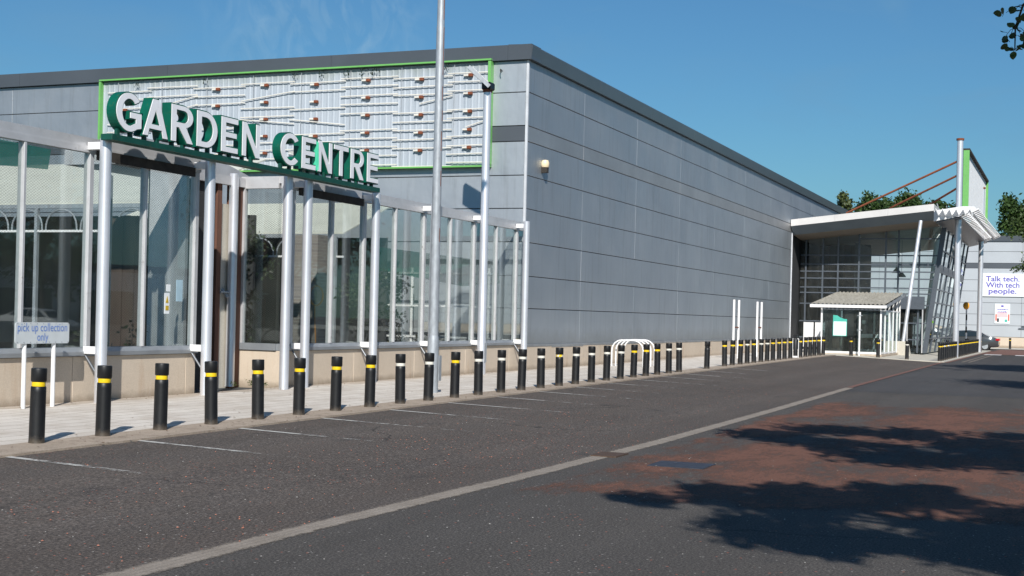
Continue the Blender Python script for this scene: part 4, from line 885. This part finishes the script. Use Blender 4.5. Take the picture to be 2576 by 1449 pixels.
# front glazing
def ytilt(z): return 7.67 - (z - .2) * .129                     # the right hand face leans outwards
ml_ = [14.25, 13.3, 12.45, 11.3, 9.85, 9.16, 8.05]
for y in ml_:
    MB().box(GX - .06, GX + .06, y - .045, y + .045, .2, zr(y) - .96).build('mullion', 'frame_dark', en)
TZ = [.92, 1.83, 2.82, 3.44, 3.75, 4.26, 4.65, 5.05, 5.56, 6.49]
for z in TZ:
    ye = 14.55 if z < 6 else 11.3
    MB().box(GX - .045, GX + .045, ytilt(z) + .1, ye, z - .035, z + .035).build('transom', 'frame_dark', en)
q = MB(); q.add([(GX, 14.55, .2), (GX, 7.75, .2), (GX, 6.9, zr(7.1) - .97), (GX, 14.55, zr(14.55) - .96)], [(0, 1, 2, 3)]); q.build('front_glazing', 'glass2', en)
q = MB()
for dy_ in (0.0,):
    q.add([(GX - .08, ytilt(.2) + .12, .2), (GX - .08, ytilt(.2) - .14, .2), (GX - .08, ytilt(7.1) - .14, 7.1), (GX - .08, ytilt(7.1) + .12, 7.1), (GX + .08, ytilt(.2) + .12, .2), (GX + .08, ytilt(.2) - .14, .2), (GX + .08, ytilt(7.1) - .14, 7.1), (GX + .08, ytilt(7.1) + .12, 7.1)], [(0, 1, 2, 3), (4, 7, 6, 5), (0, 4, 5, 1), (1, 5, 6, 2), (2, 6, 7, 3), (3, 7, 4, 0)])
q.build('corner_frame', 'frame_dark', en)
# leaning side glazing
q = MB(); q.add([(GX + .1, ytilt(.2), .2), (96, ytilt(.2), .2), (96, ytilt(7.1), 7.1), (GX + .1, ytilt(7.1), 7.1)], [(0, 1, 2, 3)]); q.build('side_glazing', 'glass2', en)
for x in (81, 84, 87, 90, 93, 96):
    q = MB(); a = Vector((x, ytilt(.2), .2)); b = Vector((x, ytilt(7.1), 7.1)); q.tube([a, b], .055, 4); q.build('side_mullion', 'frame_dark', en)
for z in (1.0, 2.2, 3.0, 3.75, 4.9, 5.9):
    q = MB().box(GX + .1, 96, ytilt(z) - .04, ytilt(z) + .04, z - (.22 if z == 4.9 else .035), z + (.22 if z == 4.9 else .035)); q.build('side_transom', 'frame_dark', en)
# leaning white columns on concrete feet
for x, y in ((74.2, 8.4), (95.5, 8.4)):
    q = MB().prism([(y - .42, .05), (y + .42, .05), (y + .26, .86), (y - .26, .86)], 0, x - .32, x + .32); c = q.build('column_foot', 'concrete', en)
    MB().tube([(x, y - .02, .84), (x + .9, 7.72, zr(7.7) - .8)], .1, 16).build('leaning_column', 'silver', en, smooth=True)
q = MB().tube([(80.2, 7.9, .2), (80.4, 7.25, 6.9)], .2, 14); q.build('inner_column', 'white', en, smooth=True)
# dark interior on the left, door portal
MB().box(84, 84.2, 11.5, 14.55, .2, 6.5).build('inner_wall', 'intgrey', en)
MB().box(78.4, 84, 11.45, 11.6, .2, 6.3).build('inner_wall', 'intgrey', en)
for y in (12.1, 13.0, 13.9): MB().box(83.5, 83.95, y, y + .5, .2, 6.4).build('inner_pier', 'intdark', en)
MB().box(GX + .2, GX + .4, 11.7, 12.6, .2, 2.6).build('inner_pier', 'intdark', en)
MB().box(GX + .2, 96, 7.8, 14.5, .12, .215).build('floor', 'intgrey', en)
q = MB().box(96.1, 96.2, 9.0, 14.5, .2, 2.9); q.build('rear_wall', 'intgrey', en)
MB().box(GX - .3, GX - .1, 7.7, 9.35, 2.6, 3.3).build('door_head', 'frame_dark', en)
for y in (7.75, 8.55, 9.3): MB().box(GX - .28, GX - .2, y, y + .06, .2, 2.6).build('door_post', 'rail', en)
MB().box(GX + .9, GX + .95, 7.85, 8.4, .6, 2.2).build('door_sign', 'galv', en)
for y, z in ((10.2, 4.9), (9.9, 4.65)):
    q = MB().lathe([(.03, .35), (.06, .3), (.25, .06), (.27, 0)], (86, y, z), 14); q.tube([(86, y, z + .3), (86, y, 6.9)], .012, 5); q.build('pendant_lamp', 'frame_dark', en)
MB().box(80, 80.03, 7.42, 7.58, 1.86, 2.0).build('exit_mark', 'neon', en)
# sunlit white panels at the foot of the glazing by the warehouse
for y in (14.0, 13.35): MB().box(GX - .16, GX - .1, y - .28, y + .28, .35, 1.75).build('white_panel', 'white', en)
# louvred outer canopy
lv = thing('louvre_canopy', 'white slatted sun louvre projecting over dark panels around the masts', 'canopy', (86, 6, 7.5))
v = [(x, y, z + o) for o in (0, .06) for x in (75.0, 98) for y, z in ((6.95, 7.15), (5.7, 7.44))]
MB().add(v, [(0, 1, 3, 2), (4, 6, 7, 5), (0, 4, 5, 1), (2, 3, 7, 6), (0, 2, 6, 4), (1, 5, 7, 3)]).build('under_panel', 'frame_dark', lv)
MB().prism([(7.04, 7.22), (6.4, 7.34), (5.66, 7.55), (4.9, 7.78), (5.0, 7.98), (5.6, 8.0), (7.04, 7.78)], 0, 74.86, 74.92).build('end_plate', 'white', lv)
for k in range(23):
    for rw, (ya, za, yb, zb2) in enumerate(((6.6, 7.5, 5.95, 7.56), (5.8, 7.5, 5.4, 7.66), (5.3, 7.68, 4.85, 7.88))):
        x = 75.0 + k * 1.0 + rw * .33
        vv = [(x + a, y, z + o) for o in (0, .012) for a in (0, .5) for y, z in ((ya, za), (yb, zb2))]
        if rw == 0: bb = MB()
        bb.add(vv, [(0, 1, 3, 2), (4, 6, 7, 5), (0, 4, 5, 1), (2, 3, 7, 6), (0, 2, 6, 4), (1, 5, 7, 3)])
    bb.add([(x + a, y, z) for a in (-.02, .0) for y, z in ((6.6, 7.6), (4.85, 7.96), (4.85, 7.9), (6.6, 7.52))], [(0, 1, 2, 3), (7, 6, 5, 4), (0, 4, 5, 1), (2, 6, 7, 3), (1, 5, 6, 2), (0, 3, 7, 4)]).build('louvre_blade', 'white', lv)
for y, z in ((6.6, 7.7), (5.2, 7.74)): MB().box(75, 98, y - .04, y + .04, z - .05, z + .05).build('louvre_rail', 'white', lv)
for k in range(6):
    y = 6.9 - k * .34; MB().add([(xx_, yy_, zz_) for xx_ in (74.4, 74.85) for yy_, zz_ in ((y, 7.86), (y + .03, 7.86), (y - .12, 7.5), (y - .15, 7.5))], [(0, 1, 2, 3), (7, 6, 5, 4), (0, 4, 5, 1), (1, 5, 6, 2), (2, 6, 7, 3), (3, 7, 4, 0)]).build('end_fin', 'white', lv)
for k in range(4): MB().tube([(76 + k * .02 + k * 1.6, 6.9 - k * .35, 7.95), (75.9 + k * 1.6, 7.0 - k * .35, 8.25)], .03, 5).build('fixing', 'galv', lv)
# masts
for x, y, zt, r, lb in ((76.4, 5.92, 11.75, .16, 'tall silver mast through the near end of the louvre canopy, rust rods fixed to it'), (95.6, 5.93, 11.0, .16, 'farther silver mast under the louvre canopy, striped by slat shadows')):
    t = thing('mast', lb, 'mast', (x, y, 0), 'masts of the entrance canopy')
    MB().lathe([(r + .05, 0), (r + .05, .03), (r, .04), (r, zt - .12), (r, zt - .1)], (x, y, 0), 20).build('pole', 'silver', t, smooth=True)
    MB().lathe([(r + .04, zt - .1), (r + .045, zt), (r + .02, zt + .01)], (x, y, 0), 20).build('cap', 'rust', t)
    if x < 80:
        for z, e in ((10.55, (80, 12.36, 8.1)), (9.79, (80, 10.46, 8.1)), (9.11, (80, 8.49, 8.1))): MB().tube([(x + .05, y + .1, z), e], .06, 8).build('tie_rod', 'rustrod', t)
t = thing('sign_board', 'tall blank board of ribbed white sheet with bright green edges above the louvre canopy', 'sign board', (89, 5.85, 9))
x0, x1 = 80.4, 98.3; z0, z1 = 8.25, 11.62
q = MB(); x = x0 + .1
while x < x1 - .1:
    for a, b, c, d in ((x, x + .14, 0, 0), (x + .14, x + .17, 0, .03), (x + .17, x + .27, .03, .03), (x + .27, x + .3, .03, 0)): q.quad((a, 5.9 - c, z0), (b, 5.9 - d, z0), (b, 5.9 - d, z1), (a, 5.9 - c, z1))
    x += .3
q.build('face', 'boardface', t)
MB().box(x0, x0 + .1, 5.72, 6.04, z0, z1).build('edge_trim', 'brightgreen', t); MB().box(x1 - .1, x1, 5.72, 6.12, z0, z1).build('edge_trim', 'brightgreen', t)
MB().box(x0 - .001, x1, 5.7, 6.12, z1 + .001, z1 + .1).build('top_trim', 'darkwood', t)
MB().box(x0 + .1, x1 - .1, 6.0, 6.1, z0, z1).build('back_panel', 'clad', t)
# ------------------------------------------------------------------ glass kiosk with corrugated roof
KX = 67.5
ks = thing('kiosk', 'glass kiosk with a mossy corrugated lean-to roof in front of the entrance lobby', 'kiosk', (KX, 10, .2))
q = MB(); yy = 8.42; n = 0; z_a, z_b = 2.66, 3.42
vs = []; 
while yy < 12.0:
    h = .035 * math.cos((yy - 8.42) / .2 * 2 * PI); vs += [(KX - .35, yy, z_a + h), (75.0, yy, z_b + h)]; yy += .04
q.add(vs, [(2 * i, 2 * i + 1, 2 * i + 3, 2 * i + 2) for i in range(len(vs) // 2 - 1)]); q.build('roof', 'corr', ks)
MB().box(KX - .4, KX - .36, 8.38, 12.02, 2.48, 2.62).build('gutter', 'white', ks)
MB().prism([(KX - .36, 2.5), (75, 3.26), (75, 3.4), (KX - .36, 2.64)], 1, 8.36, 8.41).build('barge_board', 'sill', ks)
def rail(x0, x1, y0, y1, z0, z1, nm='frame_rail', mt='white'): MB().box(x0, x1, y0, y1, z0, z1).build(nm, mt, ks)
for y in (8.68, 11.5): rail(KX - .04, KX + .04, y - .04, y + .04, .25, 2.5, 'post')
rail(KX - .04, KX + .04, 8.72, 11.46, .26, .36); rail(KX - .03, KX + .03, 8.72, 11.46, 2.38, 2.46, mt='frame_dark')
MB().box(KX, KX + .01, 8.72, 11.46, .36, 2.38).build('pane', 'glass2', ks)
for x in (69, 70.6, 72.2, 73.8, 75): rail(x - .04, x + .04, 8.64, 8.72, .25, 2.55 + (x - KX) * .1, 'post')
rail(KX + .05, 75, 8.65, 8.71, .27, .35); rail(KX + .05, 75, 8.65, 8.71, 2.36, 2.42)
MB().box(KX + .04, 75, 8.675, 8.685, .35, 2.36).build('pane', 'glass2', ks)
MB().box(KX + .04, 75, 11.5, 11.51, .35, 2.4).build('pane', 'glass2', ks)
MB().box(KX - .06, 75.1, 8.6, 11.6, .0, .25).build('base', 'plinth', ks)
# doors at the back of the kiosk
for y in (8.95, 9.75, 10.55): rail(73.2, 73.27, y - .05, y + .05, .25, 2.3, 'door_stile', 'rail')
rail(73.2, 73.27, 9.0, 10.5, 1.0, 1.2, 'door_rail', 'white'); rail(73.2, 73.27, 9.0, 10.5, .26, .4, 'door_rail', 'rail')
MB().box(73.22, 73.24, 9.0, 10.5, .4, 2.3).build('door_glass', 'glass2', ks)
for y in (9.0, 9.9): MB().box(71.0, 71.02, y, y + .16, 1.72, 1.9).build('notice', 'poster', ks)
MB().box(73.6, 73.7, 8.75, 11.45, .25, 3.0).build('inner_wall', 'intdark', ks)
t = thing('kiosk_poster', 'torn teal and white poster on the kiosk front glass', 'poster', (KX - .02, 10.6, 1.7))
MB().prism([(10.95, 2.12), (10.75, 2.1), (10.6, 2.0), (10.4, 1.93), (10.28, 1.93), (10.28, 1.1), (10.95, 1.1)], 0, KX - .03, KX - .02).build('sheet', 'teal', t)
MB().box(KX - .036, KX - .031, 10.31, 10.92, 1.13, 1.8).build('panel', 'poster', t)
t = thing('white_post', 'thin white post standing before the kiosk glass', 'post', (67.0, 9.62, .18))
MB().tube([(67.1, 9.62, .15), (67.1, 9.62, 2.28)], .045, 10).build('pole', 'white', t, smooth=True)
for z in (2.1, 1.4): MB().box(67.04, 67.16, 9.5, 9.74, z, z + .03).build('clip', 'galv', t)
# ------------------------------------------------------------------ far building
BX = 121.0
fb = thing('far_building', 'far silver clad shop unit with a dark band behind the parked car', 'building', (BX, 0, 0))
bl = MB(); bd = MB(); ys = [-30 + 5.8 * k for k in range(14)]
ys = [y - .6 for y in ys]
LV2 = [.95, 1.9, 2.83, 3.8, 4.76, 5.71, 6.68, 7.13, 8.09, 8.95]
for i in range(len(LV2) - 1):
    for k in range(len(ys) - 1): (bd if i == 6 else bl).box(BX, BX + .05, ys[k] + .01, ys[k + 1] - .01, LV2[i] + .015, LV2[i + 1] - .015)
MB().box(BX + .03, BX + .5, ys[0], ys[-1], .9, 9.2).build('wall_core', 'joint', fb)
bl.build('cladding', 'clad_far', fb); bd.build('dark_band', 'clad_dark', fb)
MB().box(BX - .12, BX + .6, ys[0], ys[-1], 8.95, 9.4).build('coping', 'coping', fb); MB().box(BX - .04, BX + .02, ys[0], ys[-1], 0, .93).build('plinth', 'plinth', fb)
t = thing('advert_sign', 'pale sign reading Talk tech. With tech people. on the far building', 'sign', (BX, 5.7, 5))
MB().box(BX - .12, BX - .02, 4.0, 7.36, 4.33, 6.25).build('board', 'poster', t)
def wall_text(txt, yc, zc, size, mat, par, X, width=None, off=.012, name='lettering'):
    me = text_mesh(txt, off, size); ax = min(v.co.x for v in me.vertices); bx = max(v.co.x for v in me.vertices); sx = (width / (bx - ax)) if width else 1
    V = [(X, yc - (v.co.x - (ax + bx) / 2) * sx, zc + v.co.y) for v in me.vertices]; mb = MB(); mb.v = V; mb.f = [tuple(p.vertices) for p in me.polygons]; bpy.data.meshes.remove(me); return mb.build(name, mat, par)
for tx, z, wd_ in (('Talk tech.', 5.6, 2.65), ('With tech', 5.08, 2.65), ('people.', 4.58, 2.2)): wall_text(tx, 5.72, z, .62, 'purple', t, BX - .125, wd_, .012)
t = thing('wall_poster', 'small white poster with pink and coral print under the big sign', 'poster', (BX, 5.7, 2.8))
MB().box(BX - .06, BX - .02, 5.1, 6.3, 2.07, 3.72).build('sheet', 'poster', t)
MB().lathe([(.001, 0), (.1, .0), (.1, .02)], (0, 0, 0), 10)
q = MB().box(BX - .07, BX - .061, 5.6, 5.8, 3.45, 3.6); q.build('badge', 'purple', t)
for z, wd_ in ((3.2, .8), (3.0, .75)):
    q = MB(); random.seed(int(z * 10)); y = 5.7 + wd_ / 2
    while y > 5.7 - wd_ / 2: l3 = random.uniform(.05, .12); q.box(BX - .07, BX - .061, y - l3, y, z, z + random.uniform(.06, .1)); y -= l3 + .03
    q.build('print_line', 'purple', t)
for y in (6.12, 5.13): MB().box(BX - .07, BX - .061, y, y + .12, 2.3, 2.85).build('print_bar', 'coral', t)
MB().box(BX - .07, BX - .061, 5.95, 6.1, 2.2, 2.5).build('print_block', 'joint', t); MB().box(BX - .07, BX - .061, 5.3, 5.5, 2.2, 2.42).build('print_block', 'teal', t)
MB().box(BX - .068, BX - .061, 5.3, 6.1, 2.6, 3.0).build('print_panel', 'pink', t)
t = tag(MB().box(BX - .08, BX - .02, 3.6, 4.4, 1.62, 1.72).box(BX - .08, BX - .02, 3.6, 4.15, 1.8, 1.9).build('wall_vent', 'frame_dark'), 'dark slatted strips on the far building wall at the right edge', 'vent')
# zebra crossing beacon
t = thing('belisha_beacon', 'striped beacon pole with an orange globe before the far building', 'beacon', (98, 6.9, .05))
for k in range(7):
    MB().tube([(98, 6.92, .05 + k * .42), (98, 6.92, min(.05 + (k + 1) * .42 - .004, 2.9))], .055, 10).build('pole_band', 'white' if k % 2 == 0 else 'black', t)
MB().lathe([(.02, 2.88), (.12, 2.93), (.2, 3.06), (.215, 3.18), (.19, 3.3), (.1, 3.38), (.02, 3.4)], (98, 6.95, 0), 16).build('globe', 'amber', t, smooth=True)
# ------------------------------------------------------------------ cars
def car(name, label, x, y, rz, paint, group, van=False, z=0.02):
    t = thing(name, label, 'van' if van else 'car', (x, y, z), group, rz); Lh = 2.35
    if not van:
        st = [(-2.33, .42, .5, .62, .62), (-2.28, .3, .72, .86, .86), (-2.0, .26, .86, .98, .98), (-1.55, .24, .91, 1.02, 1.06), (-.95, .22, .92, 1.0, 1.38), (-.3, .2, .92, .98, 1.46), (.4, .2, .92, .96, 1.42), (.75, .2, .92, .95, 1.3), (1.25, .22, .91, .93, .98), (1.8, .24, .87, .85, .86), (2.2, .28, .74, .7, .7), (2.33, .36, .55, .55, .55)]
    else:
        st = [(-2.4, .4, .95, .9, 1.9), (-2.35, .3, 1.0, 1.1, 2.2), (-1.5, .25, 1.0, 1.1, 2.28), (.3, .25, 1.0, 1.1, 2.28), (1.0, .25, 1.0, 1.1, 2.15), (1.5, .25, .98, 1.05, 1.35), (2.2, .28, .9, .9, .95), (2.4, .35, .7, .6, .6)]
    vs = []; m_ = 12
    for px, zb, hw, belt, roof in st:
        rw = hw * (.74 if roof - belt > .15 else .93) if not van else hw * .93
        prof = [(hw * .86, zb), (hw, zb + .12), (hw * 1.02, (zb + belt) / 2 + .05), (hw * .985, belt), (rw, roof - .05 if roof > belt + .1 else roof), (rw * .86, roof)]
        for a, b in prof: vs.append((px, a, b))
        for a, b in reversed(prof): vs.append((px, -a, b))
    fs = [(i * m_ + j, (i + 1) * m_ + j, (i + 1) * m_ + (j + 1) % m_, i * m_ + (j + 1) % m_) for i in range(len(st) - 1) for j in range(m_)] + [tuple(range(m_)), tuple(reversed(range((len(st) - 1) * m_, len(st) * m_)))]
    MB().add(vs, fs).build('body', paint, t, True, True)
    gl = []
    for sy in (-1, 1):
        q = MB()
        if not van:
            for poly in ([(-1.3, 1.05, .905), (-.92, 1.32, .735), (-.12, 1.4, .7), (-.12, 1.02, .915)], [(-.04, 1.02, .915), (-.04, 1.4, .7), (.55, 1.34, .715), (1.08, 1.0, .905)]):
                q.add([(a, sy * (c + .012), b) for a, b, c in poly], [(0, 1, 2, 3) if sy > 0 else (3, 2, 1, 0)])
        else: q.add([(a, sy * (c + .01), b) for a, b, c in [(.35, 1.15, 1.0), (.35, 1.95, .95), (.95, 1.9, .95), (1.35, 1.2, .99)]], [(0, 1, 2, 3)])
        q.build('side_window', 'carglass', t, True)
    q = MB()
    if not van: q.add([(.78, -.62, 1.32), (.78, .62, 1.32), (1.3, .78, 1.0), (1.3, -.78, 1.0)], [(0, 1, 2, 3)]); q.add([(-1.02, -.62, 1.38), (-1.02, .62, 1.38), (-1.6, .74, 1.08), (-1.6, -.74, 1.08)], [(3, 2, 1, 0)])
    else: q.add([(1.04, -.8, 2.12), (1.04, .8, 2.12), (1.53, .85, 1.36), (1.53, -.85, 1.36)], [(0, 1, 2, 3)])
    q.build('windscreen', 'carglass', t, True)
    for px in (-1.4, 1.42):
        for sy in (-1, 1):
            q = MB().tube([(px, sy * .66, .33), (px, sy * .905, .33)], .33, 18); wv = q.build('wheel', 'tyre', t, True); q = MB().tube([(px, sy * .9, .33), (px, sy * .915, .33)], .21, 14); q.build('rim', 'galv', wv, True)
    for sy in (-1, 1):
        MB().bev(-2.35, -2.1, sy * .62 - .2, sy * .62 + .2, .74, .9, .02).build('tail_lamp', 'redlamp', t, True); MB().bev(2.05, 2.27, sy * .6 - .15, sy * .6 + .15, .58, .7, .02).build('headlamp', 'poster', t, True)
    MB().bev(-.28, -.2, .85, .9, .9, .98, .01).build('door_handle', paint, t, True)
    MB().box(-2.352, -2.33, -.26, .26, .5, .61).build('number_plate', 'warn', t, True)
    return t
P_grey = simple('dark_grey_car_paint', (0.085, 0.095, 0.103), 0.2, 0.4, .04, 1, coat=.6); P_white = simple('white_car_paint', (0.7, 0.7, 0.7), 0.2, 0, .03, 1, coat=.6); P_blk = simple('black_car_paint', (0.015, 0.016, 0.02), 0.15, 0, .03, 1, coat=.6)
car('parked_car', 'dark grey saloon car parked side on before the far building', 104.5, 7.4, PI / 2, P_grey, 'parked cars')
car('parked_car', 'white car seen behind the leaning glass of the entrance', 110, 10.6, PI / 2 + .1, P_white, 'parked cars')
# cars on the far side of the car park, seen mirrored in the glass screens
cx0 = [(14, -24, P_white), (17, -24, P_blk), (20, -24.5, P_white), (26, -24, P_white), (29, -24, P_grey), (35, -25, P_white), (41, -24, P_blk), (46, -24, P_white), (52, -24, P_grey), (60, -24, P_white)]
for i, (x, y, p) in enumerate(cx0):
    car('parked_car', 'parked %s car, %s from the left in the row mirrored in the glass' % ({P_white: 'white', P_blk: 'black', P_grey: 'grey'}[p], ORD[i]), x, y, PI / 2 + (.03 * (i % 3)), p, 'cars mirrored in the glass')
car('parked_van', 'white van parked in the row mirrored in the glass', 23, -24.4, PI / 2, P_white, 'cars mirrored in the glass', True)
ob = thing('opposite_shop', 'low grey shop unit across the car park, mirrored in the glass', 'building', (60, -60, 0))
MB().box(-20, 150, -72, -60, 0, 5.2).build('wall', 'clad', ob); MB().box(-20.1, 150.1, -72.1, -59.9, 5.2, 6.0).build('coping', 'clad_dark', ob)
for k in range(14): MB().box(-14 + k * 12, -6 + k * 12, -59.98, -59.9, 0, 3.2).build('shop_window', 'carglass', ob)
for i, x in enumerate((2, 22, 40, 58, 76)):
    tree('background_tree', 'dark tree across the car park, %s from the left of those mirrored in the glass' % ORD[i], x, -38, 0, 9, 0, 5.5, 3.8, 3.2, 34, 90, .16, 90 + i, 'leaf_far', 'trees mirrored in the glass')
# ------------------------------------------------------------------ small things on the footway
t = thing('pickup_sign', 'grey sign on two posts reading pick up collection only', 'sign', (16, 14.2, fz(16, 14.2)))
pm = []
def rrect(x0, x1, z0, z1, r, n=5):
    p = []
    for cx, cz, a0 in ((x1 - r, z1 - r, 0), (x0 + r, z1 - r, 90), (x0 + r, z0 + r, 180), (x1 - r, z0 + r, 270)):
        for k in range(n + 1): a = R(a0 + 90 * k / n); p.append((cx + r * math.cos(a), cz + r * math.sin(a)))
    return p
MB().prism(rrect(15.5, 16.645, 1.085, 1.4, .04), 1, 14.19, 14.2).build('board', 'signface', t)
for x in (15.74, 16.36): MB().tube([(x, 14.235, fz(x, 14.2)), (x, 14.235, 1.38)], .033, 14).build('post', 'white', t, smooth=True)
def face_text(txt, xc, zc, size, mat, par, Y, width, off=.0, name='lettering'):
    me = text_mesh(txt, off, size); ax = min(v.co.x for v in me.vertices); bx = max(v.co.x for v in me.vertices); sx = width / (bx - ax)
    V = [(xc + (v.co.x - (ax + bx) / 2) * sx, Y, zc + v.co.y) for v in me.vertices]; mb = MB(); mb.v = V; mb.f = [tuple(p.vertices) for p in me.polygons]; bpy.data.meshes.remove(me); return mb.build(name, mat, par)
face_text('pick up collection', 16.07, 1.268, .175, 'blueprint', t, 14.187, 1.05, .001); face_text('only', 16.07, 1.13, .165, 'blueprint', t, 14.187, .235, .001)
for k in range(9):
    for z in (1.105, 1.38): MB().box(15.54 + k * .134, 15.548 + k * .134, 14.184, 14.19, z - .004, z + .004).build('rivet', 'frame_dark', t)
HN = ['leftmost', 'second from the left', 'third from the left', 'rightmost']
for k in range(4):
    x = 41.7 + k * .42; za = fz(x, 14); pts = []
    for a in range(7): th = R(180 - 15 * a); pts.append((x, 13.42 - .33 * math.cos(th) * 1 if False else 13.75 - .33 + .33 * -math.cos(th), za + .52 + .33 * math.sin(th)))
    pts = [(x, 13.75, za), (x, 13.75, za + .5)] + [(x, 13.42 + .33 * math.cos(R(15 * a)), za + .52 + .33 * math.sin(R(15 * a))) for a in range(1, 7)] + [(x, 13.03 - .33 * math.sin(R(15 * a)), za + .52 + .33 * math.cos(R(15 * a))) for a in range(0, 6)] + [(x, 12.7, za + .5), (x, 12.7, za)]
    tag(MB().tube(pts, .025, 10).build('cycle_hoop', 'white', smooth=True), 'white cycle hoop, %s of the four nested by the wall' % HN[k], 'cycle stand', 'cycle hoops by the wall')
for x, nm in ((53.6, 'left'), (57.9, 'right')):
    t = thing('empty_sign_frame', '%s pair of bare white sign posts by the grey side wall' % nm, 'sign posts', (x, 12.6, fz(x, 12.6)), 'bare sign posts')
    for dx_ in (0, .85): MB().tube([(x + dx_, 12.6, fz(x, 12.6)), (x + dx_, 12.6, 2.55)], .05, 10).build('post', 'white', t, smooth=True)
    MB().box(x, x + .85, 12.58, 12.62, 1.42, 1.47).build('cross_bar', 'rust', t)
# notices on the left glass
t = thing('warning_notice', 'small white notice with yellow warning triangle on the glass left of the doorway', 'notice', (19.5, 14.6, 1.8))
MB().box(19.52, 19.66, 14.594, 14.6, 1.56, 1.92).build('sheet', 'poster', t); MB().prism([(19.55, 1.75), (19.63, 1.75), (19.59, 1.87)], 1, 14.588, 14.593).build('triangle', 'warn', t); MB().box(19.55, 19.635, 14.588, 14.593, 1.62, 1.7).build('text_block', 'warn', t)
MB().box(19.57, 19.68, 14.594, 14.6, 1.95, 2.07).build('small_label', 'poster', t)
tag(MB().box(19.85, 20.03, 14.594, 14.6, 1.78, 2.16).build('notice', simple('pale_blue_notice', (0.35, 0.5, 0.58), .5)), 'pale blue paper notice on the glass nearest the doorway', 'notice')
# weeds at the foot of the doorway plinth, litter, leaves
rng = random.Random(77)
for x, y, s_, lb in ((22.7, 14.9, .2, 'small weed at the foot of the plinth beside the doorway'), (23.0, 14.75, .13, 'tiny weed near the column right of the doorway'), (22.45, 15.1, .16, 'straggly weed in the doorway corner')):
    q = MB(); leaves(q, [(Vector((x, y, fz(x, y) + s_ * .5)), s_)], 260, .6, .018, rng); tag(q.build('weed', 'leaf'), lb, 'weed', 'weeds by the doorway')
q = MB(); rngl = random.Random(12)
for k in range(650):
    x = rngl.uniform(9, 48) if k % 3 else rngl.uniform(10, 26); e = rngl.random()
    y = 14.5 - abs(rngl.gauss(0, .18)) if e < .35 else (10.75 + rngl.gauss(0, .22) if e < .8 else rngl.uniform(10.6, 14.5)); s_ = rngl.uniform(.008, .028); a = rngl.uniform(0, 6)
    z = max(fz(x, y), G(x, y) if y < 10.42 else 0) + .022 + s_ * .2; u = Vector((math.cos(a), math.sin(a), rngl.uniform(-.2, .3))) * s_; v = Vector((-math.sin(a), math.cos(a), rngl.uniform(-.2, .3))) * s_ * .6; c = Vector((x, y, z)); q.add([c - u, c - v, c + u, c + v], [(0, 1, 2, 3)])
tag(q.build('dead_leaves', simple('dead_leaf_litter', (0.13, 0.08, 0.045), .9, 0, .5, 30)), 'scattered dead leaves and grit along the kerb strip', 'litter', kind='stuff')
def chips(name, n, mat, label, boxes, smin, smax, seed):
    q = MB(); r = random.Random(seed)
    for k in range(n):
        x0, x1, ya, yb = boxes[k % len(boxes)]; x = r.uniform(x0, x1); y = r.uniform(ya, yb); s_ = r.uniform(smin, smax); z = G(x, y) + .008; a = r.uniform(0, 6); c = [(x + s_ * math.cos(a + t_) * w_, y + s_ * math.sin(a + t_) * w_, z) for t_, w_ in ((0, 1), (1.3, .8), (2.6, 1.1), (4.2, .7), (5.3, .9))]
        tp = [(x, y, z + s_ * .7)]; q.add(c + tp, [(i, (i + 1) % 5, 5) for i in range(5)])
    tag(q.build(name, mat), label, 'grit', kind='stuff')
chips('red_chippings', 520, simple('red_chipping', (0.36, 0.14, 0.09), .8, 0, .3, 20), 'loose red stone chippings scattered over the parking asphalt', [(7, 17, 5.4, 8), (8, 22, 5.4, 9.5), (14, 34, 5.3, 8.0)], .004, .012, 1)
chips('pale_chippings', 300, simple('pale_chipping', (0.3, 0.29, 0.27), .8, 0, .3, 20), 'loose pale stone chips scattered over the asphalt', [(6, 16, -0.2, 10), (6, 26, 2, 10)], .004, .010, 2)
for k, o in list(protos.items()):
    if k not in used:
        for c in list(o.children): bpy.data.objects.remove(c)
        bpy.data.objects.remove(o)
